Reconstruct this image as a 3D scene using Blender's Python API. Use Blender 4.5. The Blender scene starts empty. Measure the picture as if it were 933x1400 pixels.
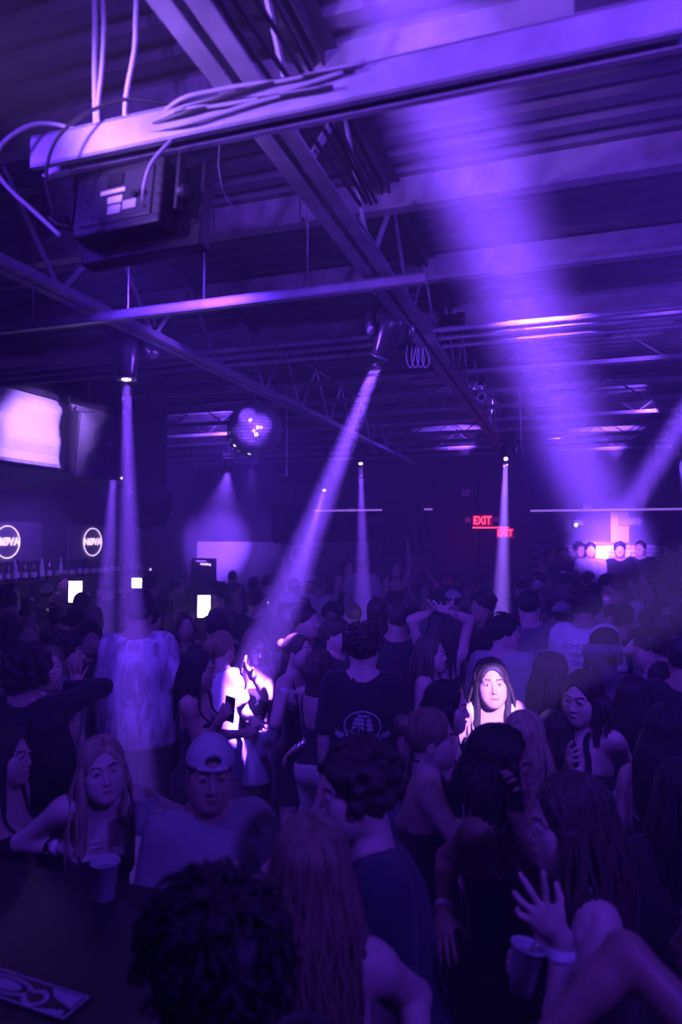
import bpy, bmesh, math, random
import numpy as np
from mathutils import Vector, Matrix, Euler, Quaternion
random.seed(7); RNG = np.random.default_rng(7)
SC = bpy.context.scene
COL = SC.collection
PI = math.pi
R = math.radians

# ------------------------------------------------------------------ camera
CAM_H, YAW, PITCH, FPX = 2.35, R(18.25), R(2.25), 940.0
cam_data = bpy.data.cameras.new('camera'); cam = bpy.data.objects.new('camera', cam_data); COL.objects.link(cam)
cam.location = (0, 0, CAM_H); cam.rotation_euler = (R(90) + PITCH, 0, YAW)
cam_data.sensor_fit = 'VERTICAL'; cam_data.sensor_height = 36.0; cam_data.lens = 36.0 * FPX / 1400.0
cam_data.clip_start = 0.05; cam_data.clip_end = 100
cam_data.dof.use_dof = True; cam_data.dof.focus_distance = 5.2; cam_data.dof.aperture_fstop = 2.0
SC.camera = cam
# ------------------------------------------------------------------ world: dark, filled with thin haze
world = bpy.data.worlds.new('club_air'); SC.world = world; world.use_nodes = True
_wn = world.node_tree.nodes; _wl = world.node_tree.links
_wn['Background'].inputs['Color'].default_value = (0.2, 0.05, 1, 1); _wn['Background'].inputs['Strength'].default_value = 0.0
_vs = _wn.new('ShaderNodeVolumeScatter'); _vs.inputs['Color'].default_value = (0.9, 0.9, 0.9, 1)
HAZE = 0.042
_vs.inputs['Density'].default_value = HAZE; _vs.inputs['Anisotropy'].default_value = 0.1
_wl.new(_vs.outputs['Volume'], _wn['World Output'].inputs['Volume'])
# ------------------------------------------------------------------ exposure and sampling limits
SC.view_settings.view_transform = 'Standard'; SC.view_settings.look = 'None'
SC.view_settings.exposure = 0.0; SC.view_settings.gamma = 1.0; SC.view_settings.use_curve_mapping = False
cy = SC.cycles
cy.max_bounces = 3; cy.diffuse_bounces = 1; cy.glossy_bounces = 2; cy.transmission_bounces = 2; cy.volume_bounces = 0; cy.transparent_max_bounces = 4
cy.use_denoising = True; cy.sample_clamp_direct = 0; cy.sample_clamp_indirect = 2.0
cy.caustics_reflective = False; cy.caustics_refractive = False

# ------------------------------------------------------------------ pixel rays of the photograph -> points of the room (room axes: X to the right along the back wall, Y into the room)
_cR = Euler(cam.rotation_euler).to_matrix()
def ray(px, py):
    return _cR @ Vector(((px - 466.5) / FPX, -(py - 700.0) / FPX, -1.0))
def P(px, py, d): return Vector(cam.location) + ray(px, py) * d
def PZ(px, py, z):
    r = ray(px, py); return Vector(cam.location) + r * ((z - CAM_H) / r.z)
def PX(px, py, X):
    r = ray(px, py); return Vector(cam.location) + r * (X / r.x)
def PY(px, py, Y):
    r = ray(px, py); return Vector(cam.location) + r * (Y / r.y)

# ------------------------------------------------------------------ lamps
VIOLET = (0.20, 0.058, 1.0); BLUE = (0.115, 0.030, 1.0)
def spot(name, loc, target, power, angle, blend=0.25, radius=0.03, color=VIOLET):
    l = bpy.data.lights.new(name, 'SPOT'); l.energy = power; l.color = color; l.spot_size = R(angle); l.spot_blend = blend; l.shadow_soft_size = radius
    o = bpy.data.objects.new(name, l); COL.objects.link(o); o.location = loc
    o.rotation_euler = (Vector(target) - Vector(loc)).to_track_quat('-Z', 'Y').to_euler(); return o
def point(name, loc, power, radius=0.05, color=VIOLET):
    l = bpy.data.lights.new(name, 'POINT'); l.energy = power; l.color = color; l.shadow_soft_size = radius
    o = bpy.data.objects.new(name, l); COL.objects.link(o); o.location = loc; return o
def area(name, loc, target, power, sx, sy, color=VIOLET):
    l = bpy.data.lights.new(name, 'AREA'); l.shape = 'RECTANGLE'; l.size = sx; l.size_y = sy; l.energy = power; l.color = color
    o = bpy.data.objects.new(name, l); COL.objects.link(o); o.location = loc
    o.rotation_euler = (Vector(target) - Vector(loc)).to_track_quat('-Z', 'Y').to_euler(); return o
CEIL = 4.15
# beam fixtures: (lens point, aim point)
LENS = dict(A=P(173, 524, 4.45), B=P(157.5, 609, 7.0), C=P(517, 494, 4.1), D=P(312, 644, 11.0), E=P(443, 672, 11.5), F=P(493.5, 636, 9.5),
            G=P(692, 629, 8.4), H=P(889, 668, 11.0), I=P(930, 623, 9.0), J=P(1010, 450, 5.5))
AIM = dict(A=P(180, 900, 4.35), B=P(146, 800, 6.6), C=P(333, 962, 4.84), D=PY(296, 745, 12.95), E=P(404, 800, 10.5), F=P(498, 850, 8.5),
           G=P(684, 880, 6.4), H=PY(850, 758, 12.9), I=P(948, 735, 9.0), J=P(826, 745, 11.6))
WARM = (0.36, 0.17, 1.0)
for k, pw, an, bl, ra in (('A', 26000, 6.6, .3, .03), ('B', 24000, 7, .5, .03), ('C', 34000, 9, .3, .035), ('D', 6000, 26, 1., .03), ('E', 20000, 12, .7, .03), ('F', 26000, 7, .4, .03),
                          ('H', 3500, 14, .7, .03), ('I', 24000, 8, .4, .03)):
    spot('beam_lamp', LENS[k], AIM[k], pw, an, bl, ra)
spot('beam_lamp', LENS['G'], AIM['G'], 75000, 4.3, .4, .03, (.28, .11, 1.0))
def disk(name, loc, target, power, dia, spread, color=VIOLET):       # a nearly parallel wide beam
    l = bpy.data.lights.new(name, 'AREA'); l.shape = 'DISK'; l.size = dia; l.energy = power; l.color = color; l.spread = R(spread)
    o = bpy.data.objects.new(name, l); COL.objects.link(o); o.location = loc; o.rotation_euler = (Vector(target) - Vector(loc)).to_track_quat('-Z', 'Y').to_euler(); return o
disk('beam_lamp', LENS['J'], AIM['J'], 60, .22, 5)
_ka, _kb = P(604, 100, 2.1), P(836, 745, 12.6)      # wide beam from a roof lamp behind the photographer to the booth wall
disk('beam_lamp', _ka - (_kb - _ka).normalized() * 2.3, _kb, 115, .30, 6)
# washes: added fill spots without fixtures, brightening crowd, near steel and roof deck
spot('wash_fill', (-2.6, .2, 3.9), (-1.4, 3.2, .9), 320, 90, .8, .15, BLUE)
spot('wash_fill', (1.7, .2, 3.9), (-.4, 3.0, .9), 330, 90, .8, .15, BLUE)
spot('wash_fill', (3.1, 3.0, 3.0), (-.3, 4.2, 4.15), 300, 100, .8, .1, BLUE)
spot('wash_fill', (-5.5, 3.2, 3.0), (-2.4, 4.8, 4.15), 950, 100, .8, .1, BLUE)
spot('wash_fill', (1.1, -.7, 3.2), (.0, 1.72, 3.55), 560, 50, .9, .1)
spot('wash_fill', (-2.0, 2.3, 3.95), (-1.7, 5.2, 1.2), 240, 75, .9, .12, BLUE)
spot('wash_fill', (.9, 2.2, 3.95), (.2, 5.3, 1.2), 300, 75, .9, .12, BLUE)
spot('face_lamp', (2.2, -.1, 3.9), P(668, 964, 3.55), 15000, 4.3, .35, .02, WARM)
spot('cable_lamp', P(-260, 40, 1.45), P(140, 110, 1.75), 150, 58, .8, .04, WARM)
spot('girder_fill', (-.55, -1.3, 2.7), (-.7, 1.5, 3.6), 330, 46, .9, .05)  # added spot from below, brightens the girder's downward flanges
spot('deck_fill', P(690, 560, 8.2), P(610, 530, 8.2), 140, 80, .7, .04)  # deck spots are added, no fixtures: they light patches of roof deck
spot('deck_fill', P(640, 625, 11.0), P(622, 578, 11.3), 280, 100, .7, .04)
spot('deck_fill', P(845, 628, 11.0), P(832, 578, 11.3), 480, 100, .7, .04)
spot('deck_fill', P(905, 560, 8.0), P(830, 540, 8.2), 150, 90, .7, .04)
spot('deck_fill', P(950, 470, 5.2), P(870, 440, 5.6), 70, 90, .7, .04)
spot('deck_fill', P(20, 540, 7.5), P(60, 520, 8.5), 160, 100, .7, .04)
spot('deck_fill', P(300, 590, 9.5), P(290, 575, 10), 160, 110, .7, .04)
spot('screen_lamp', P(150, 560, 5.9), P(60, 600, 6.3), 190, 70, .7, .04, WARM)
spot('wall_lamp', P(345, 640, 10.5), PY(338, 745, 12.95), 600, 26, 1., .04)
spot('ball_fill', P(250, 600, 4.6), P(349, 588, 6.5), 330, 9, .6, .03)  # added unseen spots that brighten the mirror ball
spot('ball_fill', P(420, 520, 5.0), P(349, 588, 6.5), 330, 9, .6, .03)
spot('crowd_rim_fill', P(760, 600, 12.4), P(600, 930, 6.0), 500, 90, .8, .08, BLUE)  # added backlights, only to rim the hair of the crowd
spot('crowd_rim_fill', P(330, 600, 12.2), P(330, 900, 6.0), 400, 90, .8, .08, BLUE)
spot('fixture_fill', P(-40, 500, 3.6), LENS['C'] + Vector((0, 0, .15)), 420, 12, .8, .03)  # added spots so the dark moving head shells show
spot('fixture_fill', P(960, 560, 3.9), LENS['A'] + Vector((.1, 0, .2)), 500, 9, .8, .03)
spot('ball_fill', P(350, 640, 4.6), P(349, 588, 6.5), 220, 9, .6, .02)  # two more added spots for glints on the ball
spot('ball_fill', P(300, 500, 5.6), P(349, 588, 6.5), 120, 14, .6, .02)
spot('bottle_fill', (-6.5, 7.6, 2.75), (-7.4, 8.0, 1.8), 55, 130, .8, .05)  # added spot without a fixture, lifts the bottles out of the dark
point('exit_glow', PY(628, 735, 12.1), 3, .25, (1.0, .03, .16))
spot('face_lamp', P(990, 480, 6.2), P(840, 806, 7.9), 4000, 5, .5, .03)
# ------------------------------------------------------------------ materials
MATS = {}
def mat(name, col=(.5, .5, .5), rough=.6, metal=0., emit=None, estr=0., var=.15, scale=8., bump=0., bscale=60., spec=.4, stretch=None, alpha=None, sheen=0.):
    if name in MATS: return MATS[name]
    m = bpy.data.materials.new(name); m.use_nodes = True; MATS[name] = m
    n = m.node_tree.nodes; l = m.node_tree.links; b = n['Principled BSDF']
    b.inputs['Base Color'].default_value = (*col, 1); b.inputs['Roughness'].default_value = rough; b.inputs['Metallic'].default_value = metal
    b.inputs['Specular IOR Level'].default_value = spec
    tc = n.new('ShaderNodeTexCoord'); src = tc.outputs['Object']
    if stretch:
        mp = n.new('ShaderNodeMapping'); mp.inputs['Scale'].default_value = stretch; l.new(src, mp.inputs['Vector']); src = mp.outputs['Vector']
    if var > 0:
        t = n.new('ShaderNodeTexNoise'); t.inputs['Scale'].default_value = scale; t.inputs['Detail'].default_value = 4; l.new(src, t.inputs['Vector'])
        r = n.new('ShaderNodeValToRGB'); r.color_ramp.elements[0].position = .3; r.color_ramp.elements[1].position = .7
        r.color_ramp.elements[0].color = (*[c * (1 - var) for c in col], 1); r.color_ramp.elements[1].color = (*[min(1, c * (1 + var)) for c in col], 1)
        l.new(t.outputs['Fac'], r.inputs['Fac']); l.new(r.outputs['Color'], b.inputs['Base Color'])
    if bump > 0:
        t2 = n.new('ShaderNodeTexNoise'); t2.inputs['Scale'].default_value = bscale; t2.inputs['Detail'].default_value = 3; l.new(src, t2.inputs['Vector'])
        bp = n.new('ShaderNodeBump'); bp.inputs['Strength'].default_value = bump; bp.inputs['Distance'].default_value = .01
        l.new(t2.outputs['Fac'], bp.inputs['Height']); l.new(bp.outputs['Normal'], b.inputs['Normal'])
    if emit:
        b.inputs['Emission Color'].default_value = (*emit, 1); b.inputs['Emission Strength'].default_value = estr
    if alpha is not None:
        b.inputs['Transmission Weight'].default_value = alpha; b.inputs['IOR'].default_value = 1.1
    if sheen: b.inputs['Sheen Weight'].default_value = sheen
    return m

# ------------------------------------------------------------------ mesh collecting
def basis(d, up=Vector((0, 0, 1))):
    d = Vector(d).normalized(); u = Vector(up)
    if abs(d.dot(u.normalized())) > .98: u = Vector((1, 0, 0))
    s = d.cross(u).normalized(); return s, s.cross(d).normalized(), d
class MB:
    def __init__(self): self.v = []; self.f = []; self.m = []; self.cur = 0
    def add(self, vs, fs):
        o = len(self.v); self.v += [tuple(v) for v in vs]; self.f += [tuple(i + o for i in f) for f in fs]; self.m += [self.cur] * len(fs); return self
    def box(self, c, s, rot=None, taper=1.):
        hx, hy, hz = s[0] / 2, s[1] / 2, s[2] / 2; vs = []
        for z in (-hz, hz):
            k = taper if z > 0 else 1.
            for x, y in ((-hx, -hy), (hx, -hy), (hx, hy), (-hx, hy)): vs.append(Vector((x * k, y * k, z)))
        if rot is not None: vs = [rot @ v for v in vs]
        c = Vector(c); return self.add([v + c for v in vs], [(3, 2, 1, 0), (4, 5, 6, 7), (0, 1, 5, 4), (1, 2, 6, 5), (2, 3, 7, 6), (3, 0, 4, 7)])
    def bar(self, a, b, w, h, up=(0, 0, 1)):
        a = Vector(a); b = Vector(b); s, u, d = basis(b - a, Vector(up)); L = (b - a).length
        rot = Matrix((s, d, u)).transposed(); return self.box((a + b) / 2, (w, L, h), rot)
    def tube(self, pts, r, n=8, cap=True):
        pts = [Vector(p) for p in pts]; k = len(pts); rs = r if hasattr(r, '__len__') else [r] * k
        vs = []; fs = []; pu = None
        for i, p in enumerate(pts):
            d = (pts[min(i + 1, k - 1)] - pts[max(i - 1, 0)])
            if d.length < 1e-9: d = Vector((0, 0, 1))
            d.normalize()
            if pu is None: s, u, _ = basis(d)
            else:
                s = d.cross(pu)
                if s.length < 1e-6: s, u, _ = basis(d)
                s.normalize(); u = s.cross(d)
            pu = u
            for j in range(n):
                t = 2 * PI * j / n; vs.append(p + (s * math.cos(t) + u * math.sin(t)) * rs[i])
        for i in range(k - 1):
            for j in range(n):
                a = i * n + j; b = i * n + (j + 1) % n; fs.append((a, b, b + n, a + n))
        if cap: fs.append(tuple(range(n))[::-1]); fs.append(tuple((k - 1) * n + j for j in range(n)))
        return self.add(vs, fs)
    def lathe(self, prof, c=(0, 0, 0), axis=(0, 0, 1), n=24, sx=1., caps=True):
        s, u, d = basis(axis, Vector((0, 1, 0)) if abs(Vector(axis).normalized().z) > .9 else Vector((0, 0, 1))); c = Vector(c); vs = []; fs = []; k = len(prof)
        for (r, h) in prof:
            for j in range(n):
                t = 2 * PI * j / n; vs.append(c + d * h + s * (r * math.cos(t) * sx) + u * (r * math.sin(t)))
        for i in range(k - 1):
            for j in range(n):
                a = i * n + j; b = i * n + (j + 1) % n; fs.append((a, b, b + n, a + n))
        if caps: fs.append(tuple(range(n))[::-1]); fs.append(tuple((k - 1) * n + j for j in range(n)))
        return self.add(vs, fs)
    def prism(self, poly, a, b, ax=None):
        """poly: list of 3-D points, extruded by the vector b - a"""
        e = Vector(b) - Vector(a); k = len(poly); vs = [Vector(p) for p in poly] + [Vector(p) + e for p in poly]
        fs = [tuple(range(k))[::-1], tuple(range(k, 2 * k))] + [(i, (i + 1) % k, (i + 1) % k + k, i + k) for i in range(k)]
        return self.add(vs, fs)
    def build(self, name, material, parent=None, smooth=False, loc=None, bevel=0., seg=2):
        me = bpy.data.meshes.new(name); me.from_pydata(self.v, [], self.f)
        for m in (material if isinstance(material, (list, tuple)) else [material]): me.materials.append(m)
        if any(self.m): me.polygons.foreach_set('material_index', self.m)
        bm = bmesh.new(); bm.from_mesh(me); bmesh.ops.recalc_face_normals(bm, faces=bm.faces); bm.to_mesh(me); bm.free()
        if smooth: me.polygons.foreach_set('use_smooth', [True] * len(me.polygons))
        o = bpy.data.objects.new(name, me); COL.objects.link(o)
        if parent is not None: o.parent = parent
        if loc is not None: o.location = loc
        if bevel > 0:
            bv = o.modifiers.new('bevel', 'BEVEL'); bv.width = bevel; bv.segments = seg; bv.limit_method = 'ANGLE'; bv.angle_limit = R(40)
        if smooth == 'auto': me.shade_smooth()
        return o
def empty(name, loc=(0, 0, 0), rot=(0, 0, 0), scale=1.):
    o = bpy.data.objects.new(name, None); COL.objects.link(o); o.location = loc; o.rotation_euler = rot; o.scale = (scale,) * 3; o.empty_display_size = .1; return o
def tag(o, label, cat, group=None):
    o['label'] = label; o['category'] = cat
    if group: o['group'] = group
    return o
def struct(o): o['kind'] = 'structure'; return o
def thing(name, label, cat, loc=(0, 0, 0), rot=(0, 0, 0), group=None): return tag(empty(name, loc, rot), label, cat, group)
def dup(root, loc=None, rot=None, label=None, group=None, scale=None):
    def cp(o, par):
        c = o.copy(); COL.objects.link(c)
        if par is not None: c.parent = par; c.matrix_parent_inverse = o.matrix_parent_inverse.copy()
        for ch in KIDS.get(o.name, ()): cp(ch, c)
        return c
    KIDS = {}
    def walk(o):
        KIDS[o.name] = list(o.children)
        for ch in o.children: walk(ch)
    walk(root); r = cp(root, None)
    if loc is not None: r.location = loc
    if rot is not None: r.rotation_euler = rot
    if scale is not None: r.scale = (scale,) * 3
    if label: r['label'] = label
    if group: r['group'] = group
    return r
def bez(p0, p1, p2, p3, n=12):
    p0, p1, p2, p3 = map(Vector, (p0, p1, p2, p3)); out = []
    for i in range(n + 1):
        t = i / n; out.append(p0 * (1 - t) ** 3 + p1 * 3 * t * (1 - t) ** 2 + p2 * 3 * t * t * (1 - t) + p3 * t ** 3)
    return out
def spline(pts, n=8):
    pts = [Vector(p) for p in pts]; q = [pts[0] * 2 - pts[1]] + pts + [pts[-1] * 2 - pts[-2]]; out = []
    for i in range(1, len(q) - 2):
        a, b, c, d = q[i - 1:i + 3]
        for k in range(n):
            t = k / n; out.append(.5 * ((2 * b) + (c - a) * t + (2 * a - 5 * b + 4 * c - d) * t * t + (3 * b - 3 * c + d - a) * t ** 3))
    out.append(pts[-1]); return out
# ------------------------------------------------------------------ the room shell
XL, XR, YB, YF = -7.5, 3.6, 13.0, -3.2
M_deck = mat('painted_steel_deck', (.16, .16, .17), .55, .0, var=.2, scale=3, bump=.15, bscale=30)
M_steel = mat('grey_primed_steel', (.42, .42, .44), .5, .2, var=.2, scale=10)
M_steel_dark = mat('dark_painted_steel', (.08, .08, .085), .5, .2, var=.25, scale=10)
M_black = mat('black_powder_coat', (.012, .012, .013), .45, .0, var=.2, scale=20, bump=.1, bscale=200)
M_blackgloss = mat('black_gloss_plastic', (.02, .02, .022), .22, .0, var=.1)
M_wall = mat('dark_painted_wall', (.10, .10, .11), .8, var=.15, scale=2, bump=.1, bscale=40)
M_wall_l = mat('bar_back_wall', (.14, .14, .15), .8, var=.15, scale=2, bump=.1, bscale=40)
M_floor = mat('worn_concrete_floor', (.16, .16, .165), .45, var=.3, scale=2, bump=.1, bscale=25)
M_white = mat('white_painted_board', (.75, .75, .76), .6, var=.05, scale=3)
M_whiteplastic = mat('white_plastic', (.7, .7, .7), .4, var=.05)
M_chrome = mat('polished_chrome', (.8, .8, .82), .12, 1., var=0)
def slab(name, x0, x1, y0, y1, z0, z1, m): return struct(MB().box(((x0 + x1) / 2, (y0 + y1) / 2, (z0 + z1) / 2), (x1 - x0, y1 - y0, z1 - z0)).build(name, m))
slab('floor', XL - .2, XR + .2, YF - .2, YB + .2, -.2, 0, M_floor)
slab('wall_left', XL - .2, XL, YF - .2, YB + .2, 0, CEIL + .1, M_wall_l)
slab('wall_right', XR, XR + .2, YF - .2, YB + .2, 0, CEIL + .1, M_wall)
slab('wall_front', XL, XR, YF - .2, YF, 0, CEIL + .1, M_wall)
slab('wall_back', XL, XR, YB, YB + .2, 0, CEIL + .1, M_wall)
# corrugated roof deck: trapezoid ribs running across the room
mb = MB(); prof = []; y = YF - .1; pitch = .152; dep = .038
while y < YB + .1:
    prof += [(y, CEIL), (y + .065, CEIL), (y + .085, CEIL + dep), (y + .132, CEIL + dep)]; y += pitch
prof.append((y, CEIL))
vs = [(XL - .1, a, b) for a, b in prof] + [(XR + .1, a, b) for a, b in prof]; k = len(prof)
mb.add(vs, [(i, i + 1, i + 1 + k, i + k) for i in range(k - 1)])
struct(mb.build('ceiling', M_deck))
# ------------------------------------------------------------------ roof steel
def girder(name, X, y0, y1, zb, w=.05, gap=.025):
    root = struct(empty(name, (X, y0, 0))); L = y1 - y0
    for s in (-1, 1):
        mb = MB(); mb.box((s * (gap / 2 + w / 2), L / 2, zb), (w, L, .007)); mb.box((s * (gap / 2 + .004), L / 2, zb + .03), (.007, L, .06)); mb.build('bottom_chord', M_steel, root)
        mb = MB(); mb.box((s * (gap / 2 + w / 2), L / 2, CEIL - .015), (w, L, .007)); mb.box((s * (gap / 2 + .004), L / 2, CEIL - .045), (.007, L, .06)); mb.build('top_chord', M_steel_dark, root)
    step = .42; n = int(L / step)
    for i in range(n):
        a = (0, i * step, zb + .02 if i % 2 == 0 else CEIL - .04); b = (0, (i + 1) * step, CEIL - .04 if i % 2 == 0 else zb + .02)
        MB().bar(a, b, .03, .012, (1, 0, 0)).build('web_bar', M_steel, root)
    return root
G1X = PZ(455, 292, 3.6).x; G2X = PZ(240, 480, 3.6).x
girder('roof_girder', G1X, -1.2, PZ(700, 612, 3.6).y + 1.5, 3.6, .055, .03)
girder('roof_girder', G2X, -.5, 11.5, 3.6, .045)
def joist(y, zb, m=None):
    m = m or M_steel; root = struct(empty('roof_joist', (0, y, 0))); x0, x1 = XL + .02, XR - .02
    for s in (-1, 1):
        mb = MB(); mb.box(((x0 + x1) / 2, s * .028, zb), (x1 - x0, .034, .006)); mb.box(((x0 + x1) / 2, s * .014, zb + .02), (x1 - x0, .006, .04)); mb.build('bottom_chord', m, root)
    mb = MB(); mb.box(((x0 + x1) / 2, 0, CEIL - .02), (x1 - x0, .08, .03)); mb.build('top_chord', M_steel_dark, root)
    st = .36; n = int((x1 - x0) / st); mb = MB(); pts = []
    for i in range(n + 1): pts.append((x0 + i * st, 0, zb + .02 if i % 2 else CEIL - .03))
    for i in range(n): mb.bar(pts[i], pts[i + 1], .014, .014, (0, 1, 0))
    w = mb.build('web_rod', M_steel_dark, root); return root
def purlin(y, zb):
    root = struct(empty('roof_purlin', (0, y, 0))); x0, x1 = XL + .02, XR - .02; cx = (x0 + x1) / 2; L = x1 - x0
    MB().box((cx, 0, (zb + CEIL) / 2), (L, .005, CEIL - zb)).build('purlin_web', M_steel, root)
    mb = MB(); mb.box((cx, -.035, zb), (L, .07, .005)); mb.box((cx, -.069, zb + .01), (L, .004, .02)); mb.build('bottom_flange', M_steel, root)
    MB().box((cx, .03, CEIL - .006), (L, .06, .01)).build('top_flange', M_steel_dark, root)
py_ = PZ(466, 304, 3.97).y
for k in range(4): purlin(py_ + .98 * (k - 1), 3.97)
for k in range(8): joist(py_ + .98 * 3 + .86 * k, 3.84)
# strut channels carrying the lamps
def channel(name, a, b, w, h, m, parts=True):
    a = Vector(a); b = Vector(b); root = empty(name, a); e = b - a; s, u, d = basis(e)
    t = .006
    mb = MB(); mb.bar(-u * 0 + Vector((0, 0, h / 2)), e + Vector((0, 0, h / 2)), w, t); mb.build('channel_back', m, root)
    for k in (-1, 1):
        MB().bar(s * k * (w / 2 - t / 2), e + s * k * (w / 2 - t / 2), t, h).build('channel_flange', m, root)
        MB().bar(s * k * (w / 2 - .01) - Vector((0, 0, h / 2)), e + s * k * (w / 2 - .01) - Vector((0, 0, h / 2)), .02, t).build('channel_lip', m, root)
    return root
B1Y = PZ(466, 129, 3.47).y
def onb1(px, z=3.47, dy=0):      # a point on the near channel under the photo column px
    c = Vector(cam.location); r = ray(px, 700); t = (B1Y + dy) / r.y; return Vector((c.x + r.x * t, B1Y + dy, z))
b1a, b1b = onb1(45), onb1(990)
M_galv = mat('galvanised_strut', (.55, .55, .57), .38, .5, var=.15, scale=12)
tag(channel('strut_channel', b1a, b1b, .07, .085, M_galv), 'bright steel strut channel nearest overhead, carrying the black flood light and cables', 'strut')
B2Y = PZ(366, 407, 3.55).y
def onb2(px, z=3.55, dy=0):
    c = Vector(cam.location); r = ray(px, 700); t = (B2Y + dy) / r.y; return Vector((c.x + r.x * t, B2Y + dy, z))
tag(channel('strut_channel', onb2(-120), onb2(585), .042, .042, M_galv), 'thin steel strut channel crossing overhead that holds the two near moving heads', 'strut')
for px, top in ((277, CEIL), (172, CEIL), (420, CEIL), (40, CEIL)):
    p = onb2(px, 3.56)
    o = MB().tube([p, (p.x, p.y, top)], .006, 6).lathe([(0, -.01), (.014, -.01), (.014, .012), (0, .012)], (p.x, p.y, p.z - .02), n=6).build('threaded_rod', M_galv)
    tag(o, {277: 'threaded rod behind the flood light holding the thin strut', 172: 'threaded rod above the left black moving head', 420: 'threaded rod midway along the thin strut', 40: 'threaded rod near the left end of the thin strut'}[px], 'rod')
# three conduits that cross the room behind the centre moving head
for k, (px, py, nm) in enumerate(((500, 461, 'nearest'), (500, 472, 'middle'), (500, 483, 'farthest'))):
    q = PZ(px, py, 3.66); o = MB().tube([(XL + .1, q.y, q.z), (XR - .1, q.y, q.z)], .017, 8).build('conduit', M_steel)
    tag(o, '%s of the three steel conduits running behind the centre moving head' % nm, 'conduit')
# junction box on the near channel (top right)
jb = thing('junction_box', 'grey metal junction box sitting on the near strut channel', 'electrical box', onb1(838, 3.56))
MB().box((0, 0, .05), (.13, .08, .10)).build('box_body', M_galv, jb, bevel=.004); MB().box((0, -.044, .05), (.11, .006, .085)).build('cover_plate', M_steel, jb, bevel=.002)
for s in (-1, 1): MB().lathe([(.0, 0), (.006, 0), (.006, .004), (0, .004)], (s * .045, -.047, .05), (0, -1, 0), 8).build('screw', M_chrome, jb)
# cables
M_cable_w = mat('white_cable_jacket', (.72, .72, .74), .45, var=.05)
M_cable_b = mat('black_cable_jacket', (.02, .02, .022), .4, var=.05)
M_cable_g = mat('grey_cable_jacket', (.3, .3, .31), .45, var=.05)
def cable(pts, r, m, label, n=8, sides=8, group=None, name='cable'):
    return tag(MB().tube(spline(pts, n), r, sides).build(name, m, smooth=True), label, 'cable', group)
D1 = (onb1(130) - Vector(cam.location)).dot(ray(466.5, 700))          # depth of the near channel at its left end
def b1p(px, py, k=0.): return P(px, py, D1 + k)
cable([b1p(128, -60), b1p(130, 30), b1p(130, 100), b1p(131, 160), b1p(134, 188)], .008, M_cable_w, 'left white power cable dropping onto the near strut')
cable([b1p(138, -60), b1p(142, 30), b1p(140, 90), b1p(134, 150), b1p(140, 180), b1p(165, 186), b1p(190, 180)], .007, M_cable_w, 'white power cable dropping onto the near strut and turning right along it')
cable([b1p(188, -60), b1p(186, 20), b1p(184, 70), b1p(174, 125), b1p(172, 160), b1p(182, 178), b1p(215, 172), b1p(270, 158), b1p(330, 146)], .0075, M_cable_w, 'white armoured conduit that swings down from the girder to the near strut')
cable([b1p(128, 180), b1p(112, 180), b1p(75, 170), b1p(40, 172), b1p(5, 195), b1p(-8, 225), b1p(10, 255), b1p(50, 292), b1p(82, 322)], .006, M_cable_w, 'pale cable looping out left from the strut to the flood light')
cable([b1p(262, 155, -.05), b1p(215, 140, -.08), b1p(165, 137, -.08), b1p(110, 160, -.08), b1p(75, 195, -.08), b1p(63, 245, -.08), b1p(75, 300, -.05)], .005, M_cable_b, 'thin black cable arching over the flood light')
cable([b1p(262, 152, -.05), b1p(240, 185, -.1), b1p(208, 222, -.12), b1p(197, 255, -.12), b1p(196, 274, -.1)], .005, M_cable_g, 'grey cable curving down into the back of the flood light')
for k in range(5):
    pts = [b1p(170 + 8 * k, 186 - 3 * k, -.04)] + [onb1(x, 3.485 + .010 * math.sin(k * 2.1 + x * .02) + .013 * k - .03, -.05) for x in (240, 290, 340, 390, 440 + 15 * k)]
    cable(pts, .0055, M_cable_b if k % 2 else M_cable_g, '%s of five cables strapped in the bundle along the near strut' % ('first', 'second', 'third', 'fourth', 'fifth')[k], group='cables bundled along the near strut')
for k in range(4):
    pts = [Vector((G1X + .07 + .022 * k, yy, 3.66 + .03 * math.sin(yy * 3 + k) + .02 * k)) for yy in (.6, 1.0, 1.4, 1.8, 2.2, 2.6)]
    cable(pts, .008, M_cable_b, '%s black cable from the left lying on the girder near the strut crossing' % ('first', 'second', 'third', 'fourth')[k], group='cables lying on the main girder')
cable([Vector((G1X + .06, yy, 3.63 + .015 * math.sin(yy * 5))) for yy in (2.6, 3.2, 3.9, 4.6, 5.4, 6.2, 7.0, 7.8)], .006, M_cable_g, 'grey cable following the far half of the main girder')
cable([P(300, 195, 2.4) + Vector((0, 0, CEIL - P(300, 195, 2.4).z)), P(300, 195, 2.4), P(299, 225, 2.4), P(305, 260, 2.4), P(320, 285, 2.4), P(335, 294, 2.4)], .0025, M_cable_g, 'hair-thin wire hanging in a curve beside the flood light')
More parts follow.
